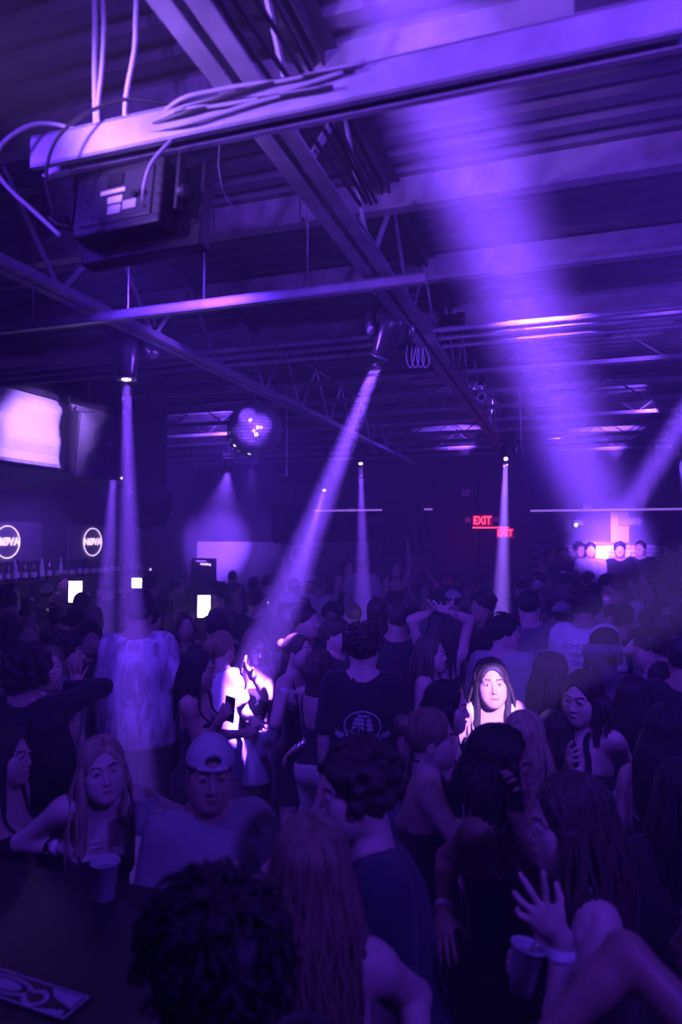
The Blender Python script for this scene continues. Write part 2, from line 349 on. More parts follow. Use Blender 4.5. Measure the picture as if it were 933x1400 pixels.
# loops of cable under the girder behind the centre moving head
for k in range(4):
    x = 558 + 7 * k
    cable([P(568, 455, 4.5), P(x, 470, 4.5), P(x - 2, 490, 4.5), P(x + 3, 503, 4.5), P(x + 8, 490, 4.5), P(572, 456, 4.5)], .004, M_cable_w, '%s pale cable loop from the left, coiled beside the centre moving head' % ('first', 'second', 'third', 'fourth')[k], group='coiled cables beside the centre moving head')
cable([P(600, 440, 4.9), P(625, 455, 4.9), P(645, 475, 4.9), P(642, 500, 4.9), P(620, 503, 4.9), P(618, 490, 4.9)], .005, M_cable_b, 'black cable loop hanging under the girder by the can light')
cable([P(712, 600, 8.3) + Vector((0, 0, CEIL - P(712, 600, 8.3).z)), P(712, 600, 8.3), P(716, 622, 8.3), P(730, 634, 8.3), P(744, 628, 8.3), P(744, 617, 8.3)], .012, M_cable_g, 'cable loop hanging right of the brightest moving head')
cable([P(690, 452, 6), P(740, 453, 6), P(800, 447, 6), P(860, 437, 6), P(900, 431, 6)], .008, M_cable_w, 'pale cable sagging along the conduits on the right')
# ------------------------------------------------------------------ flood light (seen from behind) on the near strut
def flood():
    c = P(172, 280, D1 + .03); fwd = Vector((.06, 1, -.12)).normalized()
    s = fwd.cross(Vector((0, 0, 1))).normalized(); u = s.cross(fwd); rot = Matrix((s, fwd, u)).transposed().to_euler()
    t = thing('flood_light', 'black rectangular flood light seen from behind under the near strut', 'stage light', c, rot); t.scale = (1.0, .9, 1.0)
    MB().box((0, 0, 0), (.31, .085, .20)).build('housing', M_black, t, bevel=.008)
    mb = MB(); mb.box((0.025, .075, -.01), (.42, .06, .255)); mb.build('front_bezel', M_blackgloss, t, bevel=.006)
    MB().box((0.025, .107, -.01), (.39, .004, .225)).build('front_glass', mat('flood_glass', (.3, .3, .35), .1, emit=(.3, .1, 1), estr=3, var=0), t)
    MB().box((-.0, -.045, .0), (.25, .006, .15)).build('rear_plate', mat('satin_black_plate', (.03, .03, .032), .35, var=.1), t, bevel=.003)
    for k in (-1, 1):
        mb = MB(); mb.box((k * .185, .0, .07), (.012, .035, .25)); a = mb.build('yoke_arm', M_black, t, bevel=.003)
        MB().lathe([(0, 0), (.022, 0), (.024, .008), (.02, .022), (0, .022)], (k * .19, 0, 0), (k, 0, 0), 12).build('tilt_knob', M_black, a)
    MB().box((0, 0, .20), (.385, .035, .012)).build('yoke_bridge', M_black, t, bevel=.003)
    for x in (-.07, 0.0, .07):
        MB().lathe([(0, 0), (.014, 0), (.014, .01), (.007, .014), (0, .02)], (x, -.012, .19), (0, 0, -1), 10).build('clamp_bolt', M_chrome, t)
    MB().box((-.005, -.05, .05), (.055, .006, .035)).build('power_socket', M_blackgloss, t)
    MB().box((-.01, -.05, .015), (.085, .003, .012)).build('white_strip', M_whiteplastic, t)
    MB().box((.0, -.05, -.012), (.05, .003, .02)).build('label_plate', M_whiteplastic, t)
    for x, z in ((-.0, -.042), (.052, -.035)): MB().box((x, -.05, z), (.045, .003, .026)).build('spec_sticker', M_steel, t)
    for x in (.07, .095, .095): MB().lathe([(0, 0), (.009, 0), (.009, .012), (0, .012)], (x, -.048, -.01), (0, -1, 0), 10).build('connector', M_blackgloss, t)
    for x, z in ((-.11, .06), (-.10, .0), (-.105, -.05), (-.075, -.05), (.11, .06), (.105, -.05), (-.05, -.06)): MB().lathe([(0, 0), (.006, 0), (.005, .004), (0, .004)], (x, -.048, z), (0, -1, 0), 8).build('screw', M_chrome, t)
    for k in range(5): MB().box((.10 + .0, -.044, .06 - .0 * k), (.004, .004, .004)); 
    for k in range(6): MB().box((.145, -.02 + .0, .075 - .03 * k), (.02, .05, .006)).build('cooling_fin', M_black, t)
    mb = MB(); mb.tube([(-.15, -.02, -.06), (-.2, -.05, -.05), (-.225, -.06, -.03)], [.011, .011, .007], 8); mb.build('cable_gland', M_black, t)
    return t
flood()
# ------------------------------------------------------------------ moving heads
M_mh = mat('moving_head_shell', (.045, .045, .05), .26, var=.1, spec=.6)
M_lens = mat('lamp_lens_glow', (.8, .8, .8), .1, emit=(.75, .45, 1), estr=14, var=0)
M_silver = mat('silver_cap', (.5, .5, .52), .25, .7, var=.1)
def moving_head(lens, aim, label, s=1., hang=3.57, side=None, silver=False, group=None, glow=True):
    lens = Vector(lens); d = (Vector(aim) - lens).normalized()
    c = lens - d * .17 * s                                    # tilt axis
    ax = Vector(side) if side else d.cross(Vector((0, 1, 0)))
    ax = (ax - d * ax.dot(d)); ax.z = 0; ax.normalize()
    up = Vector((0, 0, 1)); top = Vector((c.x, c.y, max(c.z + .17 * s, 0)))
    t = thing('moving_head_light', label, 'stage light', c, group=group)
    head = MB().lathe([(.0, .17), (.045, .172), (.058, .16), (.06, .12), (.075, .07), (.088, .0), (.086, -.06), (.07, -.10), (.04, -.125), (0, -.13)], (0, 0, 0), d, 20); head.v = [tuple(Vector(v) * s) for v in head.v]
    h = head.build('lamp_head', M_mh, t, smooth=True)
    MB().lathe([(.050 * s, 0), (.057 * s, .004 * s), (.057 * s, .012 * s), (.046 * s, .012 * s)], d * .165 * s, d, 20, caps=False).build('lens_ring', M_silver, h)
    if glow: MB().lathe([(0, 0), (.026 * s, 0), (.026 * s, .003 * s), (0, .003 * s)], d * .174 * s, d, 16).build('lens', M_lens, h)
    for k in (-1, 1):
        e = ax * k
        mb = MB(); pts = [e * .112 * s - up * .05 * s, e * .118 * s, e * .115 * s + up * .08 * s, e * .085 * s + up * .135 * s]
        w = d.cross(ax); w = Vector((w.x, w.y, w.z))
        mb.tube(spline(pts, 4), [s * .022 + .012 * s * abs(math.sin(i * .3)) for i in range(13)], 10); a = mb.build('yoke_arm', M_mh, t, smooth=True)
        MB().lathe([(0, 0), (.046 * s, 0), (.05 * s, .012 * s), (.04 * s, .026 * s), (.0, .03 * s)], e * .112 * s, e, 18).build('tilt_cap', M_silver if silver else M_mh, a, smooth=True)
    rz = math.atan2(ax.y, ax.x); rot = Matrix.Rotation(rz, 3, 'Z')
    MB().box(up * .145 * s, (.19 * s, .11 * s, .04 * s), rot).build('yoke_bridge', M_mh, t, bevel=.012 * s)
    MB().box(up * .20 * s, (.25 * s, .19 * s, .075 * s), rot, .92).build('base_box', M_mh, t, bevel=.015 * s)
    MB().box(up * .2 * s + rot @ Vector((0, -.097 * s, 0)), (.06 * s, .006 * s, .03 * s), rot).build('display', M_blackgloss, t)
    gap = hang - (c.z + .2375 * s)
    if gap > .01:
        mb = MB(); mb.box(up * (.2375 * s + gap / 2), (.05 * s, .03 * s, gap), rot); mb.lathe([(.03 * s, -.02 * s), (.034 * s, 0), (.03 * s, .02 * s)], up * (.2375 * s + gap - .01), rot @ Vector((1, 0, 0)), 12); mb.build('clamp', M_black, t)
    for k in (-1, 1): MB().lathe([(0, 0), (.004 * s, 0), (.004 * s, .004 * s), (0, .004 * s)], up * .215 * s + rot @ Vector((k * .08 * s, -.099 * s, 0)), rot @ Vector((0, -1, 0)), 6).build('screw', M_chrome, t)
    return t
def lens_at(k): return LENS[k] + (LENS[k] - AIM[k]).normalized() * .03
_right = Vector((math.cos(YAW), math.sin(YAW), 0))
moving_head(lens_at('A'), AIM['A'], 'black moving head light pointing straight down at the left of the thin strut', 1.12, 3.55, _right)
moving_head(lens_at('C'), AIM['C'], 'glossy moving head light with silver side caps beneath the main girder, beam slanting left', 1.0, 3.55, (1, 0, 0) if False else _right, True)
moving_head(lens_at('B'), AIM['B'], 'small moving head behind the left beam, beside the square strobe panel', 1.0, 3.62, _right)
moving_head(lens_at('F'), AIM['F'], 'far moving head right of the mirror ball with a vertical beam', 1.0, CEIL, _right)
moving_head(lens_at('G'), AIM['G'], 'moving head at the far end of the main girder with the brightest beam', .9, 3.6, _right, True)
moving_head(lens_at('D'), AIM['D'], 'far moving head over the white lit wall below left of the mirror ball', .9, CEIL, _right)
moving_head(lens_at('E'), AIM['E'], 'far moving head above the slashed circle sign', .9, CEIL, _right)
moving_head(lens_at('H'), AIM['H'], 'far moving head above the brick wall', .9, CEIL, _right)
moving_head(lens_at('I'), AIM['I'], 'moving head at the right edge with a short white beam', .9, CEIL, _right)
# ------------------------------------------------------------------ silver can lamp beside the left moving head
cl = thing('can_light', 'silver cylindrical can lamp hanging right of the left moving head', 'stage light', P(209, 468, 4.6))
MB().lathe([(.0, -.105), (.04, -.10), (.052, -.07), (.053, .05), (.05, .075), (.0, .075)], (0, 0, 0), (.15, 0, 1), 18).build('can_body', mat('satin_aluminium', (.6, .6, .62), .3, .7), cl, smooth=True)
MB().tube([(-.045, 0, .075), (0, .02, .12), (.05, 0, .09), (.055, 0, .0)], .006, 6).build('hanging_bracket', M_steel, cl)
MB().tube([(0.01, 0, .11), (.01, 0, .20)], .008, 6).build('drop_rod', M_galv, cl)
for z in (-.06, .0): MB().lathe([(.055, -.004), (.056, 0), (.055, .004)], (0, 0, z), (.15, 0, 1), 18).build('band', M_steel_dark, cl)
# small sensor, disc light, can, bullet camera along the girder
pc = thing('par_can', 'black ribbed can lamp on the right of the main girder', 'stage light', P(621, 437, 4.9))
MB().lathe([(0, -.09), (.035, -.09), (.04, 0), (.052, .03), (.056, .06), (.048, .075), (0, .06)], (0, 0, 0), (1, .2, -.05), 18).build('can_body', M_blackgloss, pc, smooth=True)
for z in (.02, .04, .06): MB().lathe([(.05, 0), (.058, .003), (.05, .006)], Vector((1, .2, -.05)).normalized() * z, (1, .2, -.05), 18, caps=False).build('rim_ring', M_silver, pc)
MB().bar((0, 0, 0), (-.13, .02, .05), .02, .02).build('bracket', M_steel_dark, pc)
dl = thing('disc_light', 'flat round disc lamp hanging under the main girder', 'ceiling light', P(613, 509, 5.6))
MB().lathe([(0, -.012), (.10, -.012), (.10, .006), (.04, .02), (0, .02)], n=28).build('lamp_disc', M_black, dl, smooth=False)
MB().lathe([(0, -.016), (.088, -.016), (.088, -.012), (0, -.012)], n=28).build('diffuser', M_white, dl)
MB().tube([(0, 0, .02), (0, 0, .10)], .012, 8).build('stem', M_black, dl)
for k in (-1, 1): MB().lathe([(0, 0), (.018, 0), (.018, .03), (.0, .04)], (k * .05, 0, .02), n=8).build('mount_knob', M_chrome, dl)
bc = thing('security_camera', 'white bullet security camera under the main girder', 'camera', P(656, 540, 6.6))
bd = Vector((.28, -.85, -.4)).normalized()
MB().lathe([(0, -.10), (.03, -.10), (.04, -.08), (.04, .07), (.044, .075), (.044, .10), (.034, .10), (.032, .085), (0, .085)], (0, 0, 0), bd, 18).build('camera_body', M_whiteplastic, bc, smooth=False)
MB().lathe([(0, .087), (.028, .087), (.028, .09), (0, .09)], (0, 0, 0), bd, 14).build('lens', M_blackgloss, bc)
MB().tube([-bd * .05, -bd * .05 + Vector((-.02, .02, .08)), (-.06, .06, .12)], .012, 8).build('mount_arm', M_whiteplastic, bc)
MB().box((-.06, .06, .125), (.07, .07, .02)).build('mount_plate', M_whiteplastic, bc)
# ------------------------------------------------------------------ mirror ball
def mirror_ball():
    c = P(349, 588, 6.5); r = .263; t = thing('mirror_ball', 'mirrored disco ball hanging over the dance floor', 'disco ball', c)
    core = MB().lathe([(r * .985 * math.sin(PI * i / 24), -r * .985 * math.cos(PI * i / 24)) for i in range(25)], n=40, caps=False).build('ball_core', M_steel_dark, t, smooth=True)
    mb = MB(); nl = 26
    for i in range(nl):
        th0 = PI * (i + .08) / nl; th1 = PI * (i + .92) / nl; n = max(6, int(2 * nl * math.sin(PI * (i + .5) / nl)))
        for j in range(n):
            a0 = 2 * PI * (j + .05) / n; a1 = 2 * PI * (j + .95) / n; jt = random.uniform(-.012, .012); q = []
            rr = r * 1.004
            for th, a in ((th0, a0), (th0, a1), (th1, a1), (th1, a0)): q.append(Vector((math.sin(th) * math.cos(a), math.sin(th) * math.sin(a), math.cos(th))) * rr)
            cc = sum(q, Vector()) / 4; nn = cc.normalized(); tx = Vector((0, 0, 1)).cross(nn)
            tilt = Quaternion(tx.normalized() if tx.length > 1e-4 else Vector((1, 0, 0)), random.gauss(0, .05)) @ Quaternion((0, 0, 1), random.gauss(0, .05))
            q = [cc + tilt @ (p - cc) for p in q]; mb.add(q, [(0, 3, 2, 1)])
    tl = mb.build('mirror_tile', mat('mirror_tile_glass', (.8, .8, .83), .10, .55, var=0), t); tl['kind'] = 'stuff'
    MB().lathe([(0, 0), (.05, 0), (.05, .02), (.02, .04), (0, .04)], (0, 0, r - .01), n=16).build('top_cap', M_chrome, t)
    MB().tube([(0, 0, r + .02), (0, 0, CEIL - c.z)], .005, 6).build('hanging_chain', M_galv, t)
    MB().lathe([(0, 0), (.045, 0), (.045, .09), (0, .09)], (0, 0, r + .12), n=14).build('motor', M_black, t)
    return t
mirror_ball()
# chain hanging by the mirror ball with a bar at its end
hc = thing('hanging_chain', 'loose chain with a hook bar hanging right of the mirror ball', 'chain', P(392, 600, 8))
MB().tube([(0, 0, CEIL - hc.location.z), (0, 0, .30), (0.003, 0, .15), (0, 0, 0), (-.002, 0, -.35)], .008, 6).build('chain_links', M_galv, hc); MB().box((-.06, 0, -.42), (.12, .03, .025)).build('hook_bar', M_galv, hc)
MB().tube([(0, 0, -.35), (0, 0, -.42)], .012, 6).build('hook_eye', M_galv, hc)
# ------------------------------------------------------------------ fittings along the walls
M_neon = mat('neon_white_violet', (.8, .8, .8), .4, emit=(.9, .6, 1), estr=1.9, var=0)
M_led = mat('led_strip_glow', (.7, .7, .7), .4, emit=(.42, .16, 1), estr=1.0, var=0)
M_red = mat('exit_red_glow', (.8, .1, .1), .4, emit=(1, .05, .12), estr=3.2, var=0)
M_redbox = mat('exit_sign_face', (.25, .03, .05), .4, emit=(1, .0, .06), estr=.22, var=0)
M_screen = mat('lit_screen_glow', (.8, .8, .8), .3, emit=(1, .93, 1), estr=7, var=0)
M_panel = mat('sign_backing_board', (.26, .26, .28), .6, var=.1)
def text(name, s, size, m, parent=None, loc=(0, 0, 0), rot=(0, 0, 0), ext=.006, sx=1., bold=0., align='CENTER'):
    c = bpy.data.curves.new(name, 'FONT'); c.body = s; c.size = size; c.extrude = ext; c.align_x = align; c.align_y = 'CENTER'; c.offset = bold; c.resolution_u = 3
    q = bpy.data.objects.new('tmp', c); COL.objects.link(q); bpy.context.view_layer.update()
    me = bpy.data.meshes.new_from_object(q.evaluated_get(bpy.context.evaluated_depsgraph_get())); bpy.data.objects.remove(q); bpy.data.curves.remove(c)
    me.name = name; me.materials.clear(); me.materials.append(m); o = bpy.data.objects.new(name, me); COL.objects.link(o); o.location = loc; o.rotation_euler = rot; o.scale = (sx, 1, 1)
    if parent: o.parent = parent
    return o
RX = (PI / 2, 0, PI / 2)      # lettering on the left wall
def ring(mb, R0, r, n=40, m=8, sx=1.):
    vs = []; fs = []
    for i in range(n):
        a = 2 * PI * i / n
        for j in range(m):
            b = 2 * PI * j / m; rr = R0 + r * math.cos(b); vs.append((r * math.sin(b), rr * math.cos(a) * sx, rr * math.sin(a)))
    for i in range(n):
        for j in range(m): fs.append((i * m + j, ((i + 1) % n) * m + j, ((i + 1) % n) * m + (j + 1) % m, i * m + (j + 1) % m))
    return mb.add(vs, fs)
def nova(px, py, lab, rad):
    p = PX(px, py, XL + .03); t = thing('neon_sign', lab, 'sign', p)
    MB().box((0, .05, 0), (.03, 1.25, .58)).build('sign_board', M_panel, t, bevel=.004)
    ring(MB(), rad, .008).build('neon_ring', M_neon, t, smooth=True).location = (.03, 0, 0)
    text('lettering', 'NØVA', .155, M_neon, t, (.03, 0, 0), RX, .006, .98, .004)
    for s in (-1, 1): MB().lathe([(0, 0), (.012, 0), (.012, .015), (0, .015)], (.015, s * .5 + .05, .2), (1, 0, 0), 8).build('standoff', M_chrome, t)
nova(8, 741, 'round white neon NOVA sign cut by the left edge of the picture', .225)
nova(125, 741, 'round white neon NOVA sign nearest the vertical left beam', .225)
# painted wall: light dado with the slashed circle, dark field above
def wallbox(name, x0, x1, y0, y1, dep, m, Yf=YB):
    a = PY(x0, y1, Yf - dep); b = PY(x1, y0, Yf - dep); return struct(MB().box(((a.x + b.x) / 2, Yf - dep / 2, (max(a.z, 0) + b.z) / 2), (abs(b.x - a.x), dep, abs(b.z - max(a.z, 0)))).build(name, m))
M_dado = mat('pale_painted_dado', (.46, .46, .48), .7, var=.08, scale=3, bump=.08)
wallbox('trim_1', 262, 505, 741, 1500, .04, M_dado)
wallbox('trim_2', 372, 640, 697, 741, .05, mat('black_wall_paint', (.02, .02, .022), .7))
wallbox('trim_3', 596, 652, 640, 1500, .30, mat('black_wall_paint'))
wallbox('trim_4', 694, 724, 640, 1500, .34, mat('charcoal_wall_paint', (.06, .06, .065), .7))
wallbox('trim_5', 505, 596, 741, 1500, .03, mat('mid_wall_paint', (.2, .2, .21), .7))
wallbox('wall_lintel', 372, 594, 612, 656, .55, mat('charcoal_wall_paint'))
sg = thing('wall_emblem', 'pale circle with a diagonal slash fixed on the lit back wall', 'sign', PY(409, 758, YB - .055))
mb = MB(); n = 40
for a, b in ((.20, .145),):
    vs = []
    for i in range(n): t_ = 2 * PI * i / n; vs += [(a * math.cos(t_), -.012, a * math.sin(t_)), (b * math.cos(t_), -.012, b * math.sin(t_)), (a * math.cos(t_), .012, a * math.sin(t_)), (b * math.cos(t_), .012, b * math.sin(t_))]
    fs = []
    for i in range(n):
        o = 4 * i; q = 4 * ((i + 1) % n); fs += [(o, o + 1, q + 1, q), (o + 2, q + 2, q + 3, o + 3), (o, q, q + 2, o + 2), (o + 1, o + 3, q + 3, q + 1)]
    mb.add(vs, fs)
mb.build('emblem_ring', M_white, sg); MB().bar((-.20, 0, -.19), (.20, 0, .19), .024, .045, (0, -1, 0)).build('emblem_slash', M_white, sg)
# ledge with LED strip
for i, (x0, x1) in enumerate(((430, 640), (722, 990))):
    a = PY(x0, 698.5, YB - .08); b = PY(x1, 698.5, YB - .08); t = thing('led_ledge', ['violet LED strip ledge on the back wall above the slashed circle side', 'violet LED strip ledge on the back wall above the brick side'][i], 'light strip', ((a.x + b.x) / 2, YB - .05, a.z))
    MB().box((0, 0, 0), (b.x - a.x, .1, .03)).build('ledge_board', M_steel_dark, t); MB().box((0, -.055, 0), (b.x - a.x, .012, .035)).build('led_strip', M_led, t)
for px, py, lab in ((481, 697, 'small pale box on the LED ledge left of the vertical beam'), (555, 694, 'small pale box standing on the LED ledge above the dark speaker'), (803, 694, 'small pale box standing on the LED ledge above the brick wall side')):
    o = MB().box((0, 0, .045), (.13, .06, .09)).build('sensor_box', M_whiteplastic, None, loc=PY(px, py + 3, YB - .06), bevel=.006); tag(o, lab, 'box')
# EXIT signs
for (px, py, sc, lab, Yd) in ((660, 712, 1., 'red EXIT sign on the dark pier at the back', .38), (691, 729, .82, 'smaller red EXIT sign hanging on a bar inside the bright beam', .9)):
    t = thing('exit_sign', lab, 'sign', PY(px, py, YB - Yd)); t.scale = (sc,) * 3
    MB().box((0, 0, 0), (.36, .05, .22)).build('sign_case', M_redbox, t, bevel=.008); text('lettering', 'EXIT', .20, M_red, t, (0, -.03, 0), (PI / 2, 0, 0), .004, .78, .006)
    if sc == 1:
        for s in (-1, 1): MB().box((s * .24 - (.02 if s < 0 else 0), .01, .02), (.10, .07, .09)).build('emergency_lamp', M_whiteplastic, t, bevel=.01)
        MB().box((0, .2, -.02), (.05, .35, .05)).build('mount_arm', M_steel_dark, t)
    else: MB().box((-.3, .02, .12), (.75, .03, .03)).build('hanger_bar', M_led if False else M_red, t); MB().box((-.2, .57, .12), (.03, 1.1, .03)).build('mount_arm', M_steel_dark, t)
def board(px, py, w, h, m, lab, Yd=.06, name='notice_board', cat='sign', frame=True, rotz=0.):
    t = thing(name, lab, cat, PY(px, py, YB - Yd), (0, 0, rotz)); MB().box((0, 0, 0), (w, .02, h)).build('panel', m, t)
    if frame:
        for s in (-1, 1): MB().box((s * w / 2, -.004, 0), (.015, .03, h + .015)).build('frame_side', M_steel_dark, t); MB().box((0, -.004, s * h / 2), (w + .015, .03, .015)).build('frame_rail', M_steel_dark, t)
    return t
b_ = board(637, 674, .15, .13, M_whiteplastic, 'small square white sign high left of the EXIT sign', .33); text('lettering', '#2', .08, M_steel_dark, b_, (0, -.013, 0), (PI / 2, 0, 0), .001)
board(513, 712, .34, .14, M_panel, 'wide grey box under the LED ledge right of the vertical beam', .08)
b_ = board(562, 713, .20, .20, M_blackgloss, 'dark poster with pale ring print under the LED ledge', .09); text('lettering', 'HO', .07, M_led, b_, (-.06, -.014, .02), (PI / 2, 0, 0), .001, 1, .003)
mb = ring(MB(), .05, .006, 24, 6); mb.v = [(y, x - .014, z * .6 + .035) for x, y, z in mb.v]; mb.v = [(a + .04, b, c) for a, b, c in mb.v]; mb.build('ring_print', M_led, b_)
board(575, 715, .12, .15, M_panel, 'pale card beside the ring poster', .09)
b_ = board(776, 718, .15, .21, M_panel, 'pale poster with a dark cross figure on the wall left of the brick', .06)
MB().bar((-.05, -.014, -.08), (.05, -.014, .08), .004, .03, (0, -1, 0)).bar((.05, -.014, -.08), (-.05, -.014, .08), .004, .03, (0, -1, 0)).build('figure_print', M_steel_dark, b_)
t = thing('emergency_light', 'twin-headed emergency light with a glowing dot beside the poster', 'light', PY(788, 718, YB - .08)); MB().box((.04, 0, .05), (.16, .08, .10)).build('lamp_case', M_panel, t, bevel=.01); MB().lathe([(0, 0), (.028, 0), (.028, .03), (0, .04)], (0, -.03, -.0), (0, -1, 0), 12).build('lamp_head', M_screen, t); MB().lathe([(0, 0), (.028, 0), (.028, .03), (0, .04)], (.1, -.03, -.0), (0, -1, 0), 12).build('lamp_head', M_panel, t)
board(862, 713, .36, .14, M_panel, 'wide pale notice under the LED ledge above the brick wall', .06)
wallbox('trim_6', 836, 860, 700, 746, .06, M_dado)
# brick dado behind the booth: every brick is a piece of the wall
WB = bpy.data.objects['wall_back']; M_brick = mat('painted_brick', (.55, .53, .54), .8, var=.25, scale=6, bump=.3, bscale=60)
bl, bh, bd_ = .195, .058, .06; x0 = PY(728, 745, YB).x; z0, z1 = 1.42, PY(850, 745, YB).z
struct(MB().box(((x0 + XR) / 2, YB - .012, (z1 + 0) / 2), (XR - x0, .024, z1)).build('trim_7', mat('brick_mortar', (.12, .12, .12), .9)))
proto = None; row = 0; z = z1 - bh
while z > z0:
    x = x0 - (bl + .012) * (.5 if row % 2 else 0)
    while x < XR - bl * 1.2:
        if x >= x0:
            if proto is None: proto = MB().box((0, 0, 0), (bl, bd_, bh)).build('brick', M_brick); o = proto
            else: o = proto.copy(); COL.objects.link(o)
            o.parent = WB; o.location = (x + bl / 2, YB - .024 + random.uniform(-.004, .004), z + bh / 2); o.rotation_euler = (random.gauss(0, .01), random.gauss(0, .006), random.gauss(0, .01))
        x += bl + .012
    z -= bh + .012; row += 1
slab('trim_8', x0, XR, YB - .1, YB, z1, z1 + .05, M_steel_dark)
# ------------------------------------------------------------------ bulkhead over the bar with the white lit board, speakers, strobe panel
BX = -4.7; a = PX(-60, 640, BX); e = PX(228, 655, BX)
slab('wall_bulkhead', XL, BX, a.y - 1.5, e.y, 3.0, CEIL, mat('black_wall_paint'))
w0, w1 = PX(-40, 600, BX), PX(96, 600, BX)
wb = thing('projection_screen', 'white curved board glowing violet on the bulkhead at the far left', 'screen', (BX + .012, (w0.y + w1.y) / 2, 0))
mb = MB(); L = w1.y - w0.y; prof = []
for i in range(15):
    v = i / 14; z = 3.05 + v * .62; prof.append((.05 + .035 * math.cos((v - .35) * 2 * PI) ** 2, z))
vs = [(x, s * L / 2, z) for s in (-1, 1) for x, z in prof] + [(.004, s * L / 2, z) for s in (-1, 1) for x, z in prof]; k = len(prof); fs = []
for i in range(k - 1): fs += [(i, i + k, i + k + 1, i + 1), (2 * k + i, 2 * k + i + 1, 3 * k + i + 1, 3 * k + i), (i, i + 1, 2 * k + i + 1, 2 * k + i), (k + i, 3 * k + i, 3 * k + i + 1, k + i + 1)]
fs += [(0, 2 * k, 3 * k, k), (k - 1, 2 * k - 1, 4 * k - 1, 3 * k - 1)]
mb.add(vs, fs).build('screen_sheet', M_white, wb, smooth=False); MB().box((.05, 0, 3.04), (.10, L + .04, .03)).build('bottom_bar', M_steel, wb); MB().box((.05, 0, 3.70), (.11, L + .04, .05)).build('top_case', M_steel_dark, wb)
def speaker(loc, rot, w, h, dp, lab, wedge=.7):
    t = thing('loudspeaker', lab, 'speaker', loc, rot)
    poly = [(-w / 2, -dp / 2, -h / 2), (w / 2, -dp / 2, -h / 2), (w / 2 * wedge, dp / 2, -h / 2), (-w / 2 * wedge, dp / 2, -h / 2)]
    MB().prism(poly, (0, 0, 0), (0, 0, h)).build('cabinet', M_black, t, bevel=.012)
    MB().box((0, -dp / 2 - .008, 0), (w * .94, .014, h * .95)).build('grille', mat('speaker_grille', (.03, .03, .032), .5, bump=.4, bscale=300), t, bevel=.004)
    for z in (-.22, .18): MB().lathe([(w * .16, 0), (w * (.30 if z < 0 else .2), .004), (w * (.30 if z < 0 else .2), .0)], (0, -dp / 2 - .017, z * h), (0, -1, 0), 20, caps=False).build('driver_ring', M_blackgloss, t)
    for s in (-1, 1): MB().box((s * w * .44, 0, h / 2 + .02), (.03, dp * .5, .04)).build('hanging_bracket', M_steel_dark, t)
    return t
t = speaker(PX(128, 608, BX + .35), (R(12), 0, R(60)), .5, .62, .42, 'black loudspeaker mounted on the bulkhead beneath the square strobe panel')
MB().lathe([(0, 0), (.012, 0), (.012, .006), (0, .008)], (.21, -.235, -.28), (0, -1, 0), 10).build('status_lamp', M_neon, t)
speaker(P(199, 689, 9.2), (R(28), R(8), R(52)), .58, .40, .42, 'wedge loudspeaker hanging tilted between the left beams')
speaker(P(404, 716, 12.3), (R(10), 0, R(8)), .70, .62, .5, 'large black loudspeaker hung above the slashed circle')
speaker(PY(552, 722, YB - .24), (0, 0, 0), .75, .95, .36, 'tall black speaker stack under the LED ledge in the middle', 1)
for (q0, q1) in ((P(199, 672, 9.2), None), (P(404, 692, 12.3), None)):
    o = MB().tube([q0 + Vector((0, 0, .0)), Vector((q0.x, q0.y, CEIL))], .012, 6).build('hanging_pole', M_steel_dark); tag(o, 'dark drop pole of the wedge loudspeaker' if q0.y < 10 else 'dark drop pole of the large loudspeaker above the slashed circle', 'pole')
sp = thing('strobe_panel', 'square two-part strobe panel tilted under the roof at left', 'stage light', P(121, 568, 6.5), (R(58), R(14), R(25)))
MB().box((0, .03, 0), (.34, .06, .24)).build('housing', M_black, sp, bevel=.008)
for s in (-1, 1): MB().box((0, -.004, s * .056), (.30, .012, .10)).build('diffuser_panel', mat('strobe_diffuser', (.4, .4, .42), .5), sp, bevel=.003)
for s in (-1, 1): MB().box((s * .185, .05, .06), (.012, .03, .20)).build('yoke_arm', M_black, sp)
MB().tube([(0, .06, .1), (0, .16, .42)], .014, 6).build('mount_pole', M_black, sp)
# ------------------------------------------------------------------ back bar: shelves, bottles, tills
for i, z in enumerate((1.76, 1.38)):
    o = MB().box((XL + .17, 8.4, z - .02), (.34, 6.4, .035)).build('back_bar_shelf', mat('dark_stained_wood', (.05, .035, .03), .5, var=.3, stretch=(8, 1, 8)), None, bevel=.004); tag(o, ['upper dark wooden shelf of bottles beneath the NOVA signs', 'lower dark wooden shelf of bottles behind the bar'][i], 'shelf')
M_glassd = mat('dark_bottle_glass', (.04, .045, .05), .08, spec=.8, var=0); M_glassl = mat('frosted_bottle_glass', (.5, .52, .55), .2, var=0)
def bottle(m, h=.31, r=.038):
    t = thing('bottle', '', 'bottle'); MB().lathe([(0, 0), (r, .003), (r, h * .55), (r * .85, h * .64), (r * .38, h * .74), (r * .34, h * .94), (0, h * .94)], n=12).build('glass_body', m, t, smooth=True)
    MB().lathe([(0, h * .93), (r * .42, h * .93), (r * .42, h), (0, h)], n=10).build('cap', M_black, t); MB().lathe([(r * 1.01, h * .16), (r * 1.015, h * .17), (r * 1.015, h * .42), (r * 1.01, h * .43)], n=12, caps=False).build('paper_label', M_whiteplastic, t); return t
bp = [bottle(M_glassd), bottle(M_glassl, .34, .036), bottle(M_glassd, .28, .045)]
bt = []
for i in range(30):
    y = 5.9 + i * .165 + random.uniform(-.02, .02)
    pr = random.choice(bp[::2]); lab, gr = 'dark bottle in the row on the upper back bar shelf', 'dark bottles on the upper back bar shelf'
    bt.append((pr, (XL + .18, y, 1.7575), lab, gr, i))
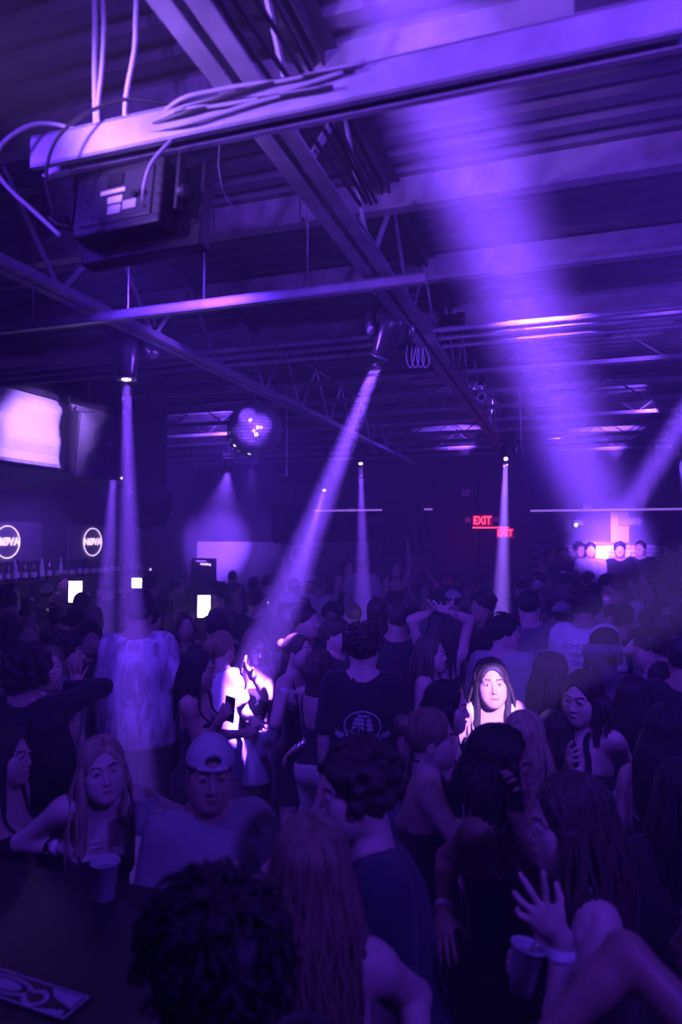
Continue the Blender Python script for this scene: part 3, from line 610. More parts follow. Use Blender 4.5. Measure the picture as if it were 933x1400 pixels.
for px, s in ((78, 'rightmost of the tall pale bottles under the gap between NOVA signs'), (52, 'tall pale bottle left of the rightmost pale one on the back bar shelf'), (15, 'pale bottle beneath the left NOVA sign')):
    q = PX(px, 785, XL + .2); bt.append((bp[1], (XL + .27, q.y, 1.7575), s, None, 99))
for i in range(14):
    bt.append((random.choice(bp[::2]), (XL + .18, 6.2 + i * .3 + random.uniform(-.04, .04), 1.3775), 'dark bottle in the row on the lower back bar shelf', 'dark bottles on the lower back bar shelf', i))
used = set()
for pr, loc, lab, gr, i in bt:
    if id(pr) not in used: used.add(id(pr)); o = pr; o.location = loc; o['label'] = lab; 
    else: o = dup(pr, loc, None, lab)
    if gr: o['group'] = gr
    elif 'group' in o.keys(): del o['group']
bar = thing('bar_counter', 'long dark bar counter in front of the NOVA back bar', 'counter', (-5.75, 8.3, 0))
MB().box((0, 0, 1.09), (.62, 6.2, .05)).build('counter_top', M_blackgloss, bar, bevel=.008); MB().box((-.05, 0, .535), (.48, 6.1, 1.06)).build('counter_body', mat('dark_stained_wood'), bar)
def till(p, w, h, zf, lab):
    t = thing('till_screen', lab, 'screen', p, (0, 0, YAW)); MB().box((0, .02, 0), (w + .03, .03, h + .03)).build('screen_case', M_black, t, bevel=.006); MB().box((0, .0, 0), (w, .008, h)).build('screen_face', M_screen, t)
    MB().box((0, .06, (zf - p.z) / 2), (.05, .03, p.z - zf)).build('screen_neck', M_black, t); MB().box((0, .06, zf - p.z + .011), (.2, .2, .02)).build('screen_foot', M_black, t); return t
till(PX(103, 809, -5.75), .16, .26, 1.116, 'glaring white tall screen at the bar beneath the right NOVA sign')
till(PX(187, 797, -5.75), .135, .135, 1.116, 'glaring white square screen in the left vertical beam')
till(P(279, 829, 7.6), .14, .24, 0, 'glaring white screen on a stand among heads left of the lit wall')
# dark door leaf with lettering and the slim wall lights beside it
dr = thing('poster_stand', 'dark tall banner with small pale lettering at the corner of the back wall', 'banner', PY(279, 800, YB - .5)); c0 = PY(264, 763, YB - .5); c1 = PY(296, 900, YB - .5)
MB().box((0, 0, c0.z - PY(279, 800, YB - .5).z - .9), (c1.x - c0.x, .04, 1.8)).build('banner_sheet', M_blackgloss, dr); text('lettering', 'Nothing', .06, M_neon, dr, (.05, -.03, c0.z - dr.location.z - .12), (PI / 2, 0, 0), .001, 1.2, .003); text('lettering', 'PRESENTED', .04, M_led, dr, (-.06, -.03, c0.z - dr.location.z - .06), (PI / 2, 0, 0), .001, 1.2, .001)
MB().box((0, .08, c0.z - dr.location.z - 1.85 + .9 - .9), (.5, .3, .03)).build('banner_foot', M_steel_dark, dr)
for px, py, lab in ((207, 787, 'slim upright wall light right of the square white screen'), (292, 782, 'slim upright wall light at the edge of the dark banner')):
    t = thing('wall_light', lab, 'light', PY(px, py, YB - .42 if px > 250 else 11.2)); MB().box((0, 0, 0), (.05, .05, .42)).build('light_case', M_steel_dark, t); MB().box((0, -.03, -.03), (.04, .012, .34)).build('light_tube', mat('wall_tube_glow', (.7, .7, .7), .4, emit=(.7, .45, 1), estr=1.6, var=0), t)
# booth platform, uplight and the small riser of the dancers
pf = thing('dj_platform', 'dark raised booth platform before the brick wall', 'platform', (0, 0, 0)); xa = PY(728, 800, 11.5).x
MB().box(((xa + XR) / 2, 12.42, .22), (XR - xa - .05, 1.08, .44)).build('platform_deck', mat('black_wall_paint'), pf, bevel=.01)
MB().box(((xa + XR) / 2 + .3, 11.66, .55), (2.6, .4, 1.06)).build('booth_desk', mat('black_wall_paint'), pf, bevel=.01)
q = PY(498, 900, 9.6); o = MB().box((q.x + .1, 9.75, .17), (2.0, 1.1, .34)).build('dance_riser', mat('black_wall_paint'), None, bevel=.01); tag(o, 'low dark riser under the dancers in the middle beam', 'platform')
# ------------------------------------------------------------------ near bar top at the bottom left
ZC = 1.24
e0 = PZ(-140, 1145, ZC); e1 = PZ(386, 1249, ZC); ye = (e0.y + e1.y) / 2
M_bartop = mat('black_bar_top', (.012, .012, .013), .32, var=.2, spec=.5)
nb = thing('bar_counter', 'black bar top at the bottom left edge', 'counter', ((-3.2 + e1.x) / 2, ye - .40, 0)); w = e1.x + 3.2
MB().box((0, 0, ZC - .025), (w, .80, .05)).build('counter_top', M_bartop, nb, bevel=.008); MB().box((-.02, -.04, (ZC - .05) / 2), (w - .1, .62, ZC - .05)).build('counter_body', mat('dark_stained_wood'), nb)
mt = thing('bar_mat', 'printed rubber bar mat with pale ring emblem on the black bar top', 'mat', PZ(22, 1352, ZC + .0035), (0, 0, R(-4)))
mt.scale = (.86,) * 3
MB().box((0, 0, 0), (.46, .105, .005)).build('mat_base', M_blackgloss, mt)
M_print = mat('faded_white_print', (.34, .34, .36), .6, var=.25, scale=30)
for y in (-.047, .047): MB().box((0, y, .003), (.44, .006, .002)).build('border_line', M_print, mt)
for x in (-.22, .22): MB().box((x, 0, .003), (.006, .10, .002)).build('border_line', M_print, mt)
def oval(cx, cy, a, b, a2, b2):
    n = 28; vs = []; 
    for i in range(n): t_ = 2 * PI * i / n; vs += [(cx + a * math.cos(t_), cy + b * math.sin(t_), .0035), (cx + a2 * math.cos(t_), cy + b2 * math.sin(t_), .0035)]
    return vs, [(2 * i, 2 * i + 1, 2 * ((i + 1) % n) + 1, 2 * ((i + 1) % n)) for i in range(n)]
mb = MB(); mb.add(*oval(-.05, 0, .11, .036, .095, .026)); mb.add(*oval(-.05, 0, .07, .02, .001, .001)); mb.add(*oval(.085, -.012, .04, .034, .026, .02)); mb.build('emblem_print', M_print, mt)
MB().prism([(.10, .04, .003), (.21, .04, .003), (.21, -.01, .003), (.13, .01, .003)], (0, 0, 0), (0, 0, .001)).prism([(.12, -.042, .003), (.21, -.042, .003), (.20, -.022, .003)], (0, 0, 0), (0, 0, .001)).build('wing_print', M_print, mt)
M_cup = mat('translucent_plastic_cup', (.62, .62, .66), .25, var=.03, alpha=.25); M_ice = mat('cup_drink', (.30, .30, .34), .15, var=.2, alpha=.3)
def cup(loc, lab, h=.115, rot=(0, 0, 0), m=None):
    t = thing('plastic_cup', lab, 'cup', loc, rot); MB().lathe([(.028, 0), (.031, .004), (.043, h - .004), (.0455, h - .003), (.0455, h), (.042, h), (.0405, h - .006), (.029, .006), (0, .006)], n=24).build('cup_wall', m or M_cup, t, smooth=True)
    MB().lathe([(0, .007), (.0285, .007), (.038, h * .78), (0, h * .78)], n=20).build('drink', M_ice, t); return t
cup(PZ(143, 1229, ZC + .001), 'plastic cup of drink standing on the black bar top')
for i in range(3): pass
# ------------------------------------------------------------------ bodies as one blended surface: signed distances on a grid, meshed by surface nets
F32 = np.float32
def arr(v): return np.array(v, F32)
class Cone:            # tapered capsule
    def __init__(s, a, b, ra, rb=None): s.a = arr(a); s.b = arr(b); s.ra = ra; s.rb = ra if rb is None else rb
    def box(s):
        r = max(s.ra, s.rb); return np.minimum(s.a, s.b) - r, np.maximum(s.a, s.b) + r
    def d(s, p, q):
        ab = s.b - s.a; L = float(ab @ ab) + 1e-12; x, y, z = p; ax, ay, az = x - s.a[0], y - s.a[1], z - s.a[2]
        t = np.clip((ax * ab[0] + ay * ab[1] + az * ab[2]) / L, 0, 1)
        return np.sqrt((ax - t * ab[0]) ** 2 + (ay - t * ab[1]) ** 2 + (az - t * ab[2]) ** 2) - (s.ra + (s.rb - s.ra) * t)
class Ell:             # ellipsoid, rot = 3x3 whose columns are its axes
    def __init__(s, c, r, rot=None): s.c = arr(c); s.r = arr(r); s.rot = None if rot is None else arr(rot)
    def box(s):
        m = float(s.r.max()) if s.rot is not None else s.r; return s.c - m, s.c + m
    def d(s, p, q):
        x, y, z = p[0] - s.c[0], p[1] - s.c[1], p[2] - s.c[2]
        if s.rot is not None:
            M = s.rot; x, y, z = (M[0, 0] * x + M[1, 0] * y + M[2, 0] * z, M[0, 1] * x + M[1, 1] * y + M[2, 1] * z, M[0, 2] * x + M[1, 2] * y + M[2, 2] * z)
        k0 = np.sqrt((x / s.r[0]) ** 2 + (y / s.r[1]) ** 2 + (z / s.r[2]) ** 2); k1 = np.sqrt((x / s.r[0] ** 2) ** 2 + (y / s.r[1] ** 2) ** 2 + (z / s.r[2] ** 2) ** 2)
        return (k0 * (k0 - 1) / np.maximum(k1, 1e-6)).astype(F32)
class ECone:           # tapered tube with elliptical section: width along w, depth scaled
    def __init__(s, a, b, wa, wb, da, db, w): s.a = arr(a); s.b = arr(b); s.wa, s.wb, s.da, s.db = wa, wb, da, db; s.w = arr(w) / np.linalg.norm(w)
    def box(s):
        r = max(s.wa, s.wb, s.da, s.db); return np.minimum(s.a, s.b) - r, np.maximum(s.a, s.b) + r
    def d(s, p, q):
        ab = s.b - s.a; L = math.sqrt(float(ab @ ab)) + 1e-9; ax = ab / L; w = s.w - ax * float(s.w @ ax); w /= np.linalg.norm(w); v = np.cross(ax, w)
        x, y, z = p[0] - s.a[0], p[1] - s.a[1], p[2] - s.a[2]
        t = x * ax[0] + y * ax[1] + z * ax[2]; u = x * w[0] + y * w[1] + z * w[2]; n = x * v[0] + y * v[1] + z * v[2]
        tc = np.clip(t / L, 0, 1); W = s.wa + (s.wb - s.wa) * tc; D = s.da + (s.db - s.da) * tc; e = t - tc * L
        k0 = np.sqrt((u / W) ** 2 + (n / D) ** 2 + (e / np.minimum(W, D)) ** 2); m = np.sqrt((u / W ** 2) ** 2 + (n / D ** 2) ** 2 + (e / np.minimum(W, D) ** 2) ** 2)
        return (k0 * (k0 - 1) / np.maximum(m, 1e-6)).astype(F32)
class Field:
    def __init__(s, lo, hi, h):
        s.h = h; s.lo = arr(lo); n = np.ceil((arr(hi) - s.lo) / h).astype(int) + 1; s.n = n
        s.ax = [(s.lo[i] + h * np.arange(n[i])).astype(F32) for i in range(3)]; s.D = np.full(tuple(n), .3, F32)
    def like(s):
        G = object.__new__(Field); G.h, G.lo, G.n, G.ax = s.h, s.lo, s.n, s.ax; G.D = np.full(s.D.shape, .3, F32); return G
    def _blk(s, lo, hi):
        i0 = np.maximum(np.floor((lo - s.lo) / s.h).astype(int), 0); i1 = np.minimum(np.ceil((hi - s.lo) / s.h).astype(int) + 1, s.n)
        if (i1 <= i0).any(): return None
        sl = tuple(slice(int(a), int(b)) for a, b in zip(i0, i1)); p = (s.ax[0][sl[0]][:, None, None], s.ax[1][sl[1]][None, :, None], s.ax[2][sl[2]][None, None, :]); return sl, p
    def add(s, pr, k=.02, off=0.):
        lo, hi = pr.box(); m = k + 3 * s.h + max(off, 0); b = s._blk(lo - m, hi + m)
        if b is None: return s
        sl, p = b; d = pr.d(p, None) - off; e = s.D[sl]
        if k > 0: hh = np.maximum(k - np.abs(e - d), 0) / k; s.D[sl] = np.minimum(e, d) - hh * hh * k * .25
        else: s.D[sl] = np.minimum(e, d)
        return s
    def sub(s, pr, k=.01, off=0.):
        lo, hi = pr.box(); m = k + 3 * s.h + max(off, 0); b = s._blk(lo - m, hi + m)
        if b is None: return s
        sl, p = b; d = -(pr.d(p, None) - off); e = s.D[sl]
        if k > 0: hh = np.maximum(k - np.abs(e - d), 0) / k; s.D[sl] = np.maximum(e, d) + hh * hh * k * .25
        else: s.D[sl] = np.maximum(e, d)
        return s
    def P(s): return s.ax[0][:, None, None], s.ax[1][None, :, None], s.ax[2][None, None, :]
    def cut(s, n, c):       # keep n.p <= c
        x, y, z = s.P(); s.D = np.maximum(s.D, n[0] * x + n[1] * y + n[2] * z - c); return s
    def mesh(s):
        D = s.D; nx, ny, nz = D.shape; ins = D < 0
        cnt = np.zeros((nx - 1, ny - 1, nz - 1), np.int8)
        for a in (0, 1):
            for b in (0, 1):
                for c in (0, 1): cnt += ins[a:nx - 1 + a, b:ny - 1 + b, c:nz - 1 + c]
        act = (cnt > 0) & (cnt < 8); idx = np.argwhere(act); N = len(idx)
        if N == 0: return np.zeros((0, 3), F32), np.zeros((0, 4), int)
        ID = np.full(act.shape, -1, np.int64); ID[act] = np.arange(N)
        acc = np.zeros((N, 3), F32); w = np.zeros(N, F32); cor = [(0, 0, 0), (1, 0, 0), (0, 1, 0), (1, 1, 0), (0, 0, 1), (1, 0, 1), (0, 1, 1), (1, 1, 1)]
        vals = [D[idx[:, 0] + a, idx[:, 1] + b, idx[:, 2] + c] for a, b, c in cor]
        for i in range(8):
            for ax in range(3):
                j = i | (1 << ax)
                if j == i: continue
                di, dj = vals[i], vals[j]; m = (di < 0) != (dj < 0); t = np.where(m, di / np.where(np.abs(di - dj) < 1e-9, 1, di - dj), 0)
                q = np.array(cor[i], F32)[None].repeat(N, 0); q[:, ax] += t; acc += q * m[:, None]; w += m
        V = (idx + acc / np.maximum(w, 1)[:, None]) * s.h + s.lo
        Q = []
        for ax in range(3):
            sl0 = [slice(None)] * 3; sl1 = [slice(None)] * 3; sl0[ax] = slice(0, -1); sl1[ax] = slice(1, None)
            A = ins[tuple(sl0)]; B = ins[tuple(sl1)]; u, v = [(1, 2), (2, 0), (0, 1)][ax]
            e = np.argwhere(A != B); e = e[(e[:, u] > 0) & (e[:, v] > 0) & (e[:, u] < D.shape[u] - 1) & (e[:, v] < D.shape[v] - 1)]
            if len(e) == 0: continue
            fl = A[e[:, 0], e[:, 1], e[:, 2]]
            def g(du, dv):
                q = e.copy(); q[:, u] -= du; q[:, v] -= dv; return ID[q[:, 0], q[:, 1], q[:, 2]]
            quad = np.stack([g(1, 1), g(0, 1), g(0, 0), g(1, 0)], 1); quad[~fl] = quad[~fl][:, ::-1]; Q.append(quad)
        Q = np.concatenate(Q) if Q else np.zeros((0, 4), int); Q = Q[(Q >= 0).all(1)]
        return V.astype(F32), Q
    def sample(s, V):
        g = np.clip((V - s.lo) / s.h, 0, s.n - 1.001); i = g.astype(int); f = g - i; r = 0
        for a in (0, 1):
            for b in (0, 1):
                for c in (0, 1):
                    wt = (f[:, 0] if a else 1 - f[:, 0]) * (f[:, 1] if b else 1 - f[:, 1]) * (f[:, 2] if c else 1 - f[:, 2]); r = r + wt * s.D[i[:, 0] + a, i[:, 1] + b, i[:, 2] + c]
        return r
def vnoise(V, f, seed=0):
    r = np.random.default_rng(seed); o = 0
    for k in range(4):
        d = r.normal(size=3); d /= np.linalg.norm(d); o = o + np.sin(V @ (d * f * (1 + .5 * k)).astype(F32) + r.uniform(0, 6.28)) / (1 + .6 * k)
    return o / 2.4
def mesh_obj(name, V, Q, material, parent=None, smooth=True, midx=None):
    me = bpy.data.meshes.new(name); nq = len(Q); k = Q.shape[1]
    me.vertices.add(len(V)); me.vertices.foreach_set('co', np.ascontiguousarray(V, F32).ravel())
    me.loops.add(nq * k); me.loops.foreach_set('vertex_index', np.ascontiguousarray(Q, np.int32).ravel())
    me.polygons.add(nq); me.polygons.foreach_set('loop_start', np.arange(0, nq * k, k, dtype=np.int32))
    for m in (material if isinstance(material, (list, tuple)) else [material]): me.materials.append(m)
    if midx is not None: me.polygons.foreach_set('material_index', np.ascontiguousarray(midx, np.int32))
    me.update(calc_edges=True); me.polygons.foreach_set('use_smooth', np.full(nq, smooth)); me.validate()
    o = bpy.data.objects.new(name, me); COL.objects.link(o)
    if parent is not None: o.parent = parent
    return o
def compact(V, Q, keep):
    Q = Q[keep]; u, inv = np.unique(Q, return_inverse=True); return V[u], inv.reshape(Q.shape)
def bounds(prims, m):
    lo = np.min([p.box()[0] for p in prims], 0) - m; hi = np.max([p.box()[1] for p in prims], 0) + m; return lo, hi
# ------------------------------------------------------------------ people
def V3(*a): return np.array(a, float)
def nrm(v): v = np.array(v, float); return v / (np.linalg.norm(v) + 1e-12)
def rotm(ax, deg): return np.array(Matrix.Rotation(R(deg), 3, Vector(ax)))
DOWN = V3(0, 0, -1)
SKINS = {}
def skin(tone):
    c = {'pale': (.62, .49, .44), 'fair': (.54, .40, .35), 'tan': (.40, .28, .23), 'brown': (.27, .17, .135), 'dark': (.15, .085, .065)}[tone]
    return mat('skin_' + tone, c, .5, var=.06, scale=30, bump=.05, bscale=300, spec=.35), mat('lips_' + tone, (c[0] * .75, c[1] * .5, c[2] * .5), .4, var=.0), mat('brow_hair', (.035, .025, .02), .7, var=0)
M_eyew = mat('eye_white', (.75, .75, .75), .2, var=0); M_iris = mat('eye_iris', (.03, .02, .015), .15, var=0)
def hairmat(k):
    c = {'black': (.010, .009, .010), 'dark': (.03, .022, .018), 'brown': (.075, .053, .042), 'light': (.20, .145, .10), 'blond': (.40, .32, .23), 'grey': (.3, .3, .3)}[k]
    return mat('hair_' + k, c, .52, var=.45, scale=14, spec=.5, bump=.5, bscale=40, stretch=(4, 4, .6))
CLOTH = {'white': (.78, .78, .78), 'black': (.012, .012, .014), 'navy': (.03, .035, .06), 'grey': (.30, .30, .31), 'lightgrey': (.48, .48, .49), 'dark': (.035, .033, .036), 'mid': (.16, .15, .17), 'cream': (.62, .58, .5), 'denim': (.12, .15, .24), 'lightdenim': (.4, .45, .55), 'wine': (.12, .03, .05), 'olive': (.1, .1, .07), 'pink': (.5, .3, .36), 'blue': (.12, .15, .4)}
def cloth(k): return mat('cloth_' + k, CLOTH[k], .85, var=.12, scale=9, bump=.25, bscale=180, sheen=.15)
def tie_dye(name, a, b):
    if name in MATS: return MATS[name]
    m = mat(name, a, .85, var=0, bump=.2, bscale=180); n = m.node_tree.nodes; l = m.node_tree.links
    tc = n.new('ShaderNodeTexCoord'); t = n.new('ShaderNodeTexNoise'); t.inputs['Scale'].default_value = 7; t.inputs['Detail'].default_value = 5; t.inputs['Distortion'].default_value = 1.6
    mp = n.new('ShaderNodeMapping'); mp.inputs['Scale'].default_value = (1.6, 1.6, .55); l.new(tc.outputs['Object'], mp.inputs['Vector']); l.new(mp.outputs['Vector'], t.inputs['Vector'])
    r = n.new('ShaderNodeValToRGB'); r.color_ramp.elements[0].position = .4; r.color_ramp.elements[1].position = .6; r.color_ramp.elements[0].color = (*a, 1); r.color_ramp.elements[1].color = (*b, 1)
    l.new(t.outputs['Fac'], r.inputs['Fac']); l.new(r.outputs['Color'], n['Principled BSDF'].inputs['Base Color']); return m

class Skel: pass
def skeleton(sex, lean=(0, 0), twist=0, head=(0, 0, 0), stance=.0, legs=None, shrug=0.):
    S = Skel(); f = sex == 'f'; S.f = f
    S.T = rotm((0, 0, 1), twist) @ rotm((1, 0, 0), lean[0]) @ rotm((0, 1, 0), lean[1])      # +lean[0]: bends forward (towards -Y)
    piv = V3(0, 0, .95)
    S.tp = lambda *a: piv + S.T @ (V3(*a) - piv)
    sw = .140 if f else .166
    S.sh = {k: S.tp(k * sw, .012, 1.425 + shrug) for k in (1, -1)}
    S.nb = S.tp(0, .02, 1.455)
    S.H = rotm((0, 0, 1), head[0]) @ rotm((1, 0, 0), head[1]) @ rotm((0, 1, 0), head[2])
    nl = .150 if f else .158
    S.hc = S.nb + .6 * (S.T @ V3(0, -.012, nl)) + .4 * V3(0, -.012, nl) + S.H @ V3(0, -.012, .01)
    S.hip = {k: V3(k * (.088 if f else .095), 0, .92) for k in (1, -1)}
    S.knee = {}; S.ank = {}
    for k in (1, -1):
        dx = k * (.02 + stance); l = (legs or {}).get(k, (0, 0))
        S.knee[k] = S.hip[k] + V3(dx * .6 + l[0] * .5, -.02 + l[1] * .5, -.44); S.ank[k] = V3(S.hip[k][0] + dx + l[0], .02 + l[1], .085)
    S.elb = {}; S.wri = {}; S.fd = {}
    return S
def two_bone(a, t, l1, l2, pole):
    v = t - a; D = np.linalg.norm(v); Dm = min(max(D, abs(l1 - l2) + .02), (l1 + l2) * .995); u = v / (D + 1e-9); t = a + u * Dm
    x = (l1 * l1 - l2 * l2 + Dm * Dm) / (2 * Dm); h = math.sqrt(max(l1 * l1 - x * x, 0)); p = pole - u * (pole @ u); p = p / (np.linalg.norm(p) + 1e-9)
    return a + u * x + p * h, t
def hand_prims(w, d, th, side, curl, s=1., spread=.0):
    d = nrm(d); th = nrm(th - d * (th @ d)); n = np.cross(d, th) * side
    A = lambda a, b, c: w + (d * a + th * b + n * c) * s
    pr = [(Ell(A(.048, 0, 0), (.052 * s, .042 * s, .0165 * s), np.stack([d, th, n], 1)), .012), (Cone(A(-.01, 0, 0), A(.03, .0, 0), .024 * s, .022 * s), .02)]
    pr.append((Ell(A(.03, .024, .008), (.032 * s, .016 * s, .016 * s), np.stack([nrm(d + th * .5), nrm(th - d * .5), n], 1)), .012))
    L = [.074, .082, .076, .058]
    for i, b in enumerate((.030, .0105, -.0095, -.028)):
        c = curl[i]; p = A(.088 - (.0, -.004, .0, .010)[i], b, 0); sp = (1.2, .35, -.45, -1.3)[i] * spread; dr = nrm(d + th * sp); ang = 0
        for j, (fr, mul) in enumerate(((.45, 62), (.31, 80), (.24, 55))):
            ang += c * mul; q = p + (dr * math.cos(R(ang)) + n * math.sin(R(ang))) * L[i] * fr * s
            pr.append((Cone(p, q, (.0092 - .0009 * j) * s, (.0086 - .0009 * j) * s), .004)); p = q
    c = curl[4]; p = A(.022, .030, .006); dr = nrm(th * (1 - .5 * c) + d * .75 + n * (.25 + .9 * c))
    q = p + dr * .042 * s; pr.append((Cone(p, q, .0115 * s, .0098 * s), .006)); dr2 = nrm(dr + d * .25 + n * .7 * c - th * .6 * c); pr.append((Cone(q, q + dr2 * .033 * s, .0096 * s, .008 * s), .004))
    return pr, A(.05, 0, 0), (d, th, n)
RELAX = (.25, .32, .38, .45, .2); GRIP = (.62, .62, .62, .62, .55); FIST = (1.25, 1.25, 1.25, 1.25, .9); OPEN = (.08, .05, .05, .1, .05); TOUCH = (.5, .35, .45, .55, .3)
def face_prims(S, f):
    H, c = S.H, S.hc; g = lambda *a: c + H @ V3(*a); k = .93 if f else 1.
    add = [(Ell(g(0, .012, .03), (.0745, .095, .088), H), .02), (Ell(g(0, -.022, -.034), (.059 * k, .07, .083 * (.97 if f else 1)), H), .03),
           (Ell(g(0, -.068, -.094), (.021 * (.85 if f else 1), .02, .02), H), .03)]
    for s in (1, -1):
        add += [(Ell(g(s * .040, -.054, -.024), (.026, .026, .026), H), .035), (Cone(g(s * .012, -.0835, .027), g(s * .045, -.068, .027), .010, .008), .014),
                (Ell(g(s * .073, .008, -.012), (.008, .019, .031), H @ rotm((0, 0, 1), s * 20)), .008), (Cone(g(s * .053 * k, -.0, -.062), g(s * .018, -.064, -.092), .018, .018), .04), (Ell(g(s * .034, -.05, -.058), (.026, .03, .03), H), .03)]
    sub = [(Ell(g(s * .031, -.099, .0085), (.021, .022, .0135), H), .012) for s in (1, -1)]
    post = [(Cone(g(0, -.086, .014), g(0, -.107 if f else -.111, -.027), .0055, .0085 if f else .0098), .012), (Ell(g(0, -.103 if f else -.106, -.032), (.0095, .011, .008), H), .006)]
    for s in (1, -1):
        post += [(Ell(g(s * .0115, -.095, -.033), (.0072, .0095, .0066), H), .005), (Ell(g(s * .031, -.0785, .0085), (.0165, .0112, .0105), H), .004)]
        post += [(Cone(g(s * .0175, -.0862, .0105), g(s * .030, -.0922, .0172), .0034, .0042), .003), (Cone(g(s * .030, -.0922, .0172), g(s * .0455, -.0815, .0118), .0042, .0034), .003), (Cone(g(s * .0185, -.0862, .003), g(s * .032, -.0890, .0005), .0030, .0032), .003), (Cone(g(s * .032, -.0890, .0005), g(s * .0445, -.082, .004), .0032, .003), .003)]
    post += [(Cone(g(-.018, -.088, -.062), g(0, -.097, -.059), .005, .0068), .006), (Cone(g(.018, -.088, -.062), g(0, -.097, -.059), .005, .0068), .006), (Cone(g(-.014, -.089, -.072), g(.014, -.089, -.072), .0072, .0072), .007)]
    slit = [(Cone(g(-.022, -.097, -.0665), g(.022, -.097, -.0665), .0028), .004)]
    return add, sub, post, slit

def person(label, px, py, d, face, sex='m', tone='fair', hair='short', hcol='dark', wear=(), lean=(0, 0), twist=0, head=(0, 0, 0), arms=None, q=None, stance=.02, legs=None,
           base=0., group=None, seed=0, props=None, bands=(), fat=1., eyes=None, extra=None, cup=None, shrug=0.):
    """(px, py, d): where the photograph shows the middle of the head and how far off the person stands; face: 0 looks at the camera, 90 to its right, 180 away"""
    rnd = np.random.default_rng(seed + int(px) * 7 + int(py))
    if q is None: q = 'near' if d < 3.6 else ('mid' if d < 5.6 else 'far')
    h, hh, hg = {'near': (.0132, .0048, .0056), 'mid': (.0205, .0077, .0082), 'far': (.026, .012, .0122)}[q]
    S = skeleton(sex, lean, twist, head, stance, legs, shrug); f = sex == 'f'
    hw = np.array(P(px, py, d)); v = math.atan2(-hw[1], -hw[0]) + R(face) + PI / 2
    Rz = np.array(Matrix.Rotation(v, 3, 'Z')); sc = (hw[2] - base) / S.hc[2]
    root = hw - Rz @ S.hc * sc; root[2] = base
    t = thing('person', label, 'person', Vector(root), (0, 0, v), group); t.scale = (sc,) * 3
    loc = lambda w: (Rz.T @ (np.array(w) - root)) / sc
    # ---- joints of the arms
    L1, L2 = (.275, .235) if f else (.295, .25)
    A = arms or {}; hands = {}
    for k in (1, -1):
        a = A.get(k)
        if a is None: a = dict(u=(k * (.16 + .05 * rnd.random()), -.02 + .1 * rnd.random(), -1), f=(k * .02, -.25 - .3 * rnd.random(), -1))
        if 'h' in a:
            tgt = loc(P(a['h'][0], a['h'][1], d + a['h'][2])); S.elb[k], S.wri[k] = two_bone(S.sh[k], tgt - nrm(tgt - S.sh[k]) * 0.0, L1, L2, V3(*a.get('pole', (k * .6, .5, -1))))
        elif 'e' in a:
            tgt = loc(P(a['e'][0], a['e'][1], d + a['e'][2])); tw = loc(P(a['w'][0], a['w'][1], d + a['w'][2])); S.elb[k], S.wri[k] = two_bone(S.sh[k], tw, L1, L2, tgt - (S.sh[k] + tw) * .5)
        else:
            S.elb[k] = S.sh[k] + nrm(V3(*a['u'])) * L1; S.wri[k] = S.elb[k] + nrm(V3(*a['f'])) * L2
        fd = nrm(S.wri[k] - S.elb[k]); hd = fd
        if 'd' in a: hd = nrm(fd * .25 + nrm(V3(*a['d'])))
        if 'dp' in a: hd = nrm(loc(P(a['dp'][0], a['dp'][1], d + a['dp'][2])) - S.wri[k])
        th = V3(*a.get('th', (k * -.3, -1, .2)))
        if 'thp' in a: th = loc(P(a['thp'][0], a['thp'][1], d + a['thp'][2])) - S.wri[k]
        if abs(nrm(th) @ hd) > .95: th = th + V3(.3 * k, .2, .4)
        hs = .93 if f else 1.03
        hands[k] = hand_prims(S.wri[k] + hd * .012, hd, th, k, a.get('curl', RELAX), hs, a.get('spread', .12)); S.fd[k] = fd
    # ---- primitives: torso, limbs
    tp = S.tp; TW = S.T; W = lambda x: x * fat
    if f:
        torso = [(Ell(tp(0, .012, .945), (W(.158), W(.118), .115)), .05), (Ell(tp(0, .0, 1.10), (W(.118), W(.09), .12), TW), .06), (Ell(tp(0, .008, 1.28), (W(.135), W(.102), .165), TW), .06),
                 (Cone(S.sh[1] * .9 + S.nb * .1, S.sh[-1] * .9 + S.nb * .1, .046), .05), (Ell(tp(0, .03, 1.36), (.125, .07, .09), TW), .05)]
        torso += [(Ell(tp(s * .066, -.082, 1.265), (.056, .055, .058), TW), .03) for s in (1, -1)]
        ar = ((.046, .037, .033, .024), .043); lr = (.088, .056, .058, .036)
    else:
        torso = [(Ell(tp(0, .01, .945), (W(.155), W(.115), .11)), .05), (Ell(tp(0, -.0, 1.10), (W(.135), W(.102), .13), TW), .06), (Ell(tp(0, .0, 1.28), (W(.158), W(.115), .175), TW), .06),
                 (Cone(S.sh[1] * .9 + S.nb * .1, S.sh[-1] * .9 + S.nb * .1, .058), .05), (Ell(tp(0, .03, 1.36), (.15, .08, .09), TW), .05)]
        torso += [(Ell(tp(s * .068, -.07, 1.32), (.07, .04, .055), TW), .05) for s in (1, -1)]
        ar = ((.056, .045, .041, .029), .053); lr = (.092, .06, .062, .04)
    torso += [(Ell(tp(s * .07, .075, .93) if False else V3(s * .07, .07, .92), (.075, .07, .085)), .05) for s in (1, -1)]
    nt = S.hc + S.H @ V3(0, .022, -.055); nr = .046 if f else .056
    neck = [(Cone(S.nb - V3(0, 0, .03), nt, nr * 1.08, nr), .03)] + [(Cone(S.nb + (S.hc - S.nb) * .25, S.sh[k] * .75 + S.nb * .25, .036, .034), .05) for k in (1, -1)]
    upper = {k: [(Cone(S.sh[k], S.elb[k], ar[0][0], ar[0][1]), .03), (Ell(S.sh[k] + (S.elb[k] - S.sh[k]) * .12, (ar[1],) * 3), .03)] for k in (1, -1)}
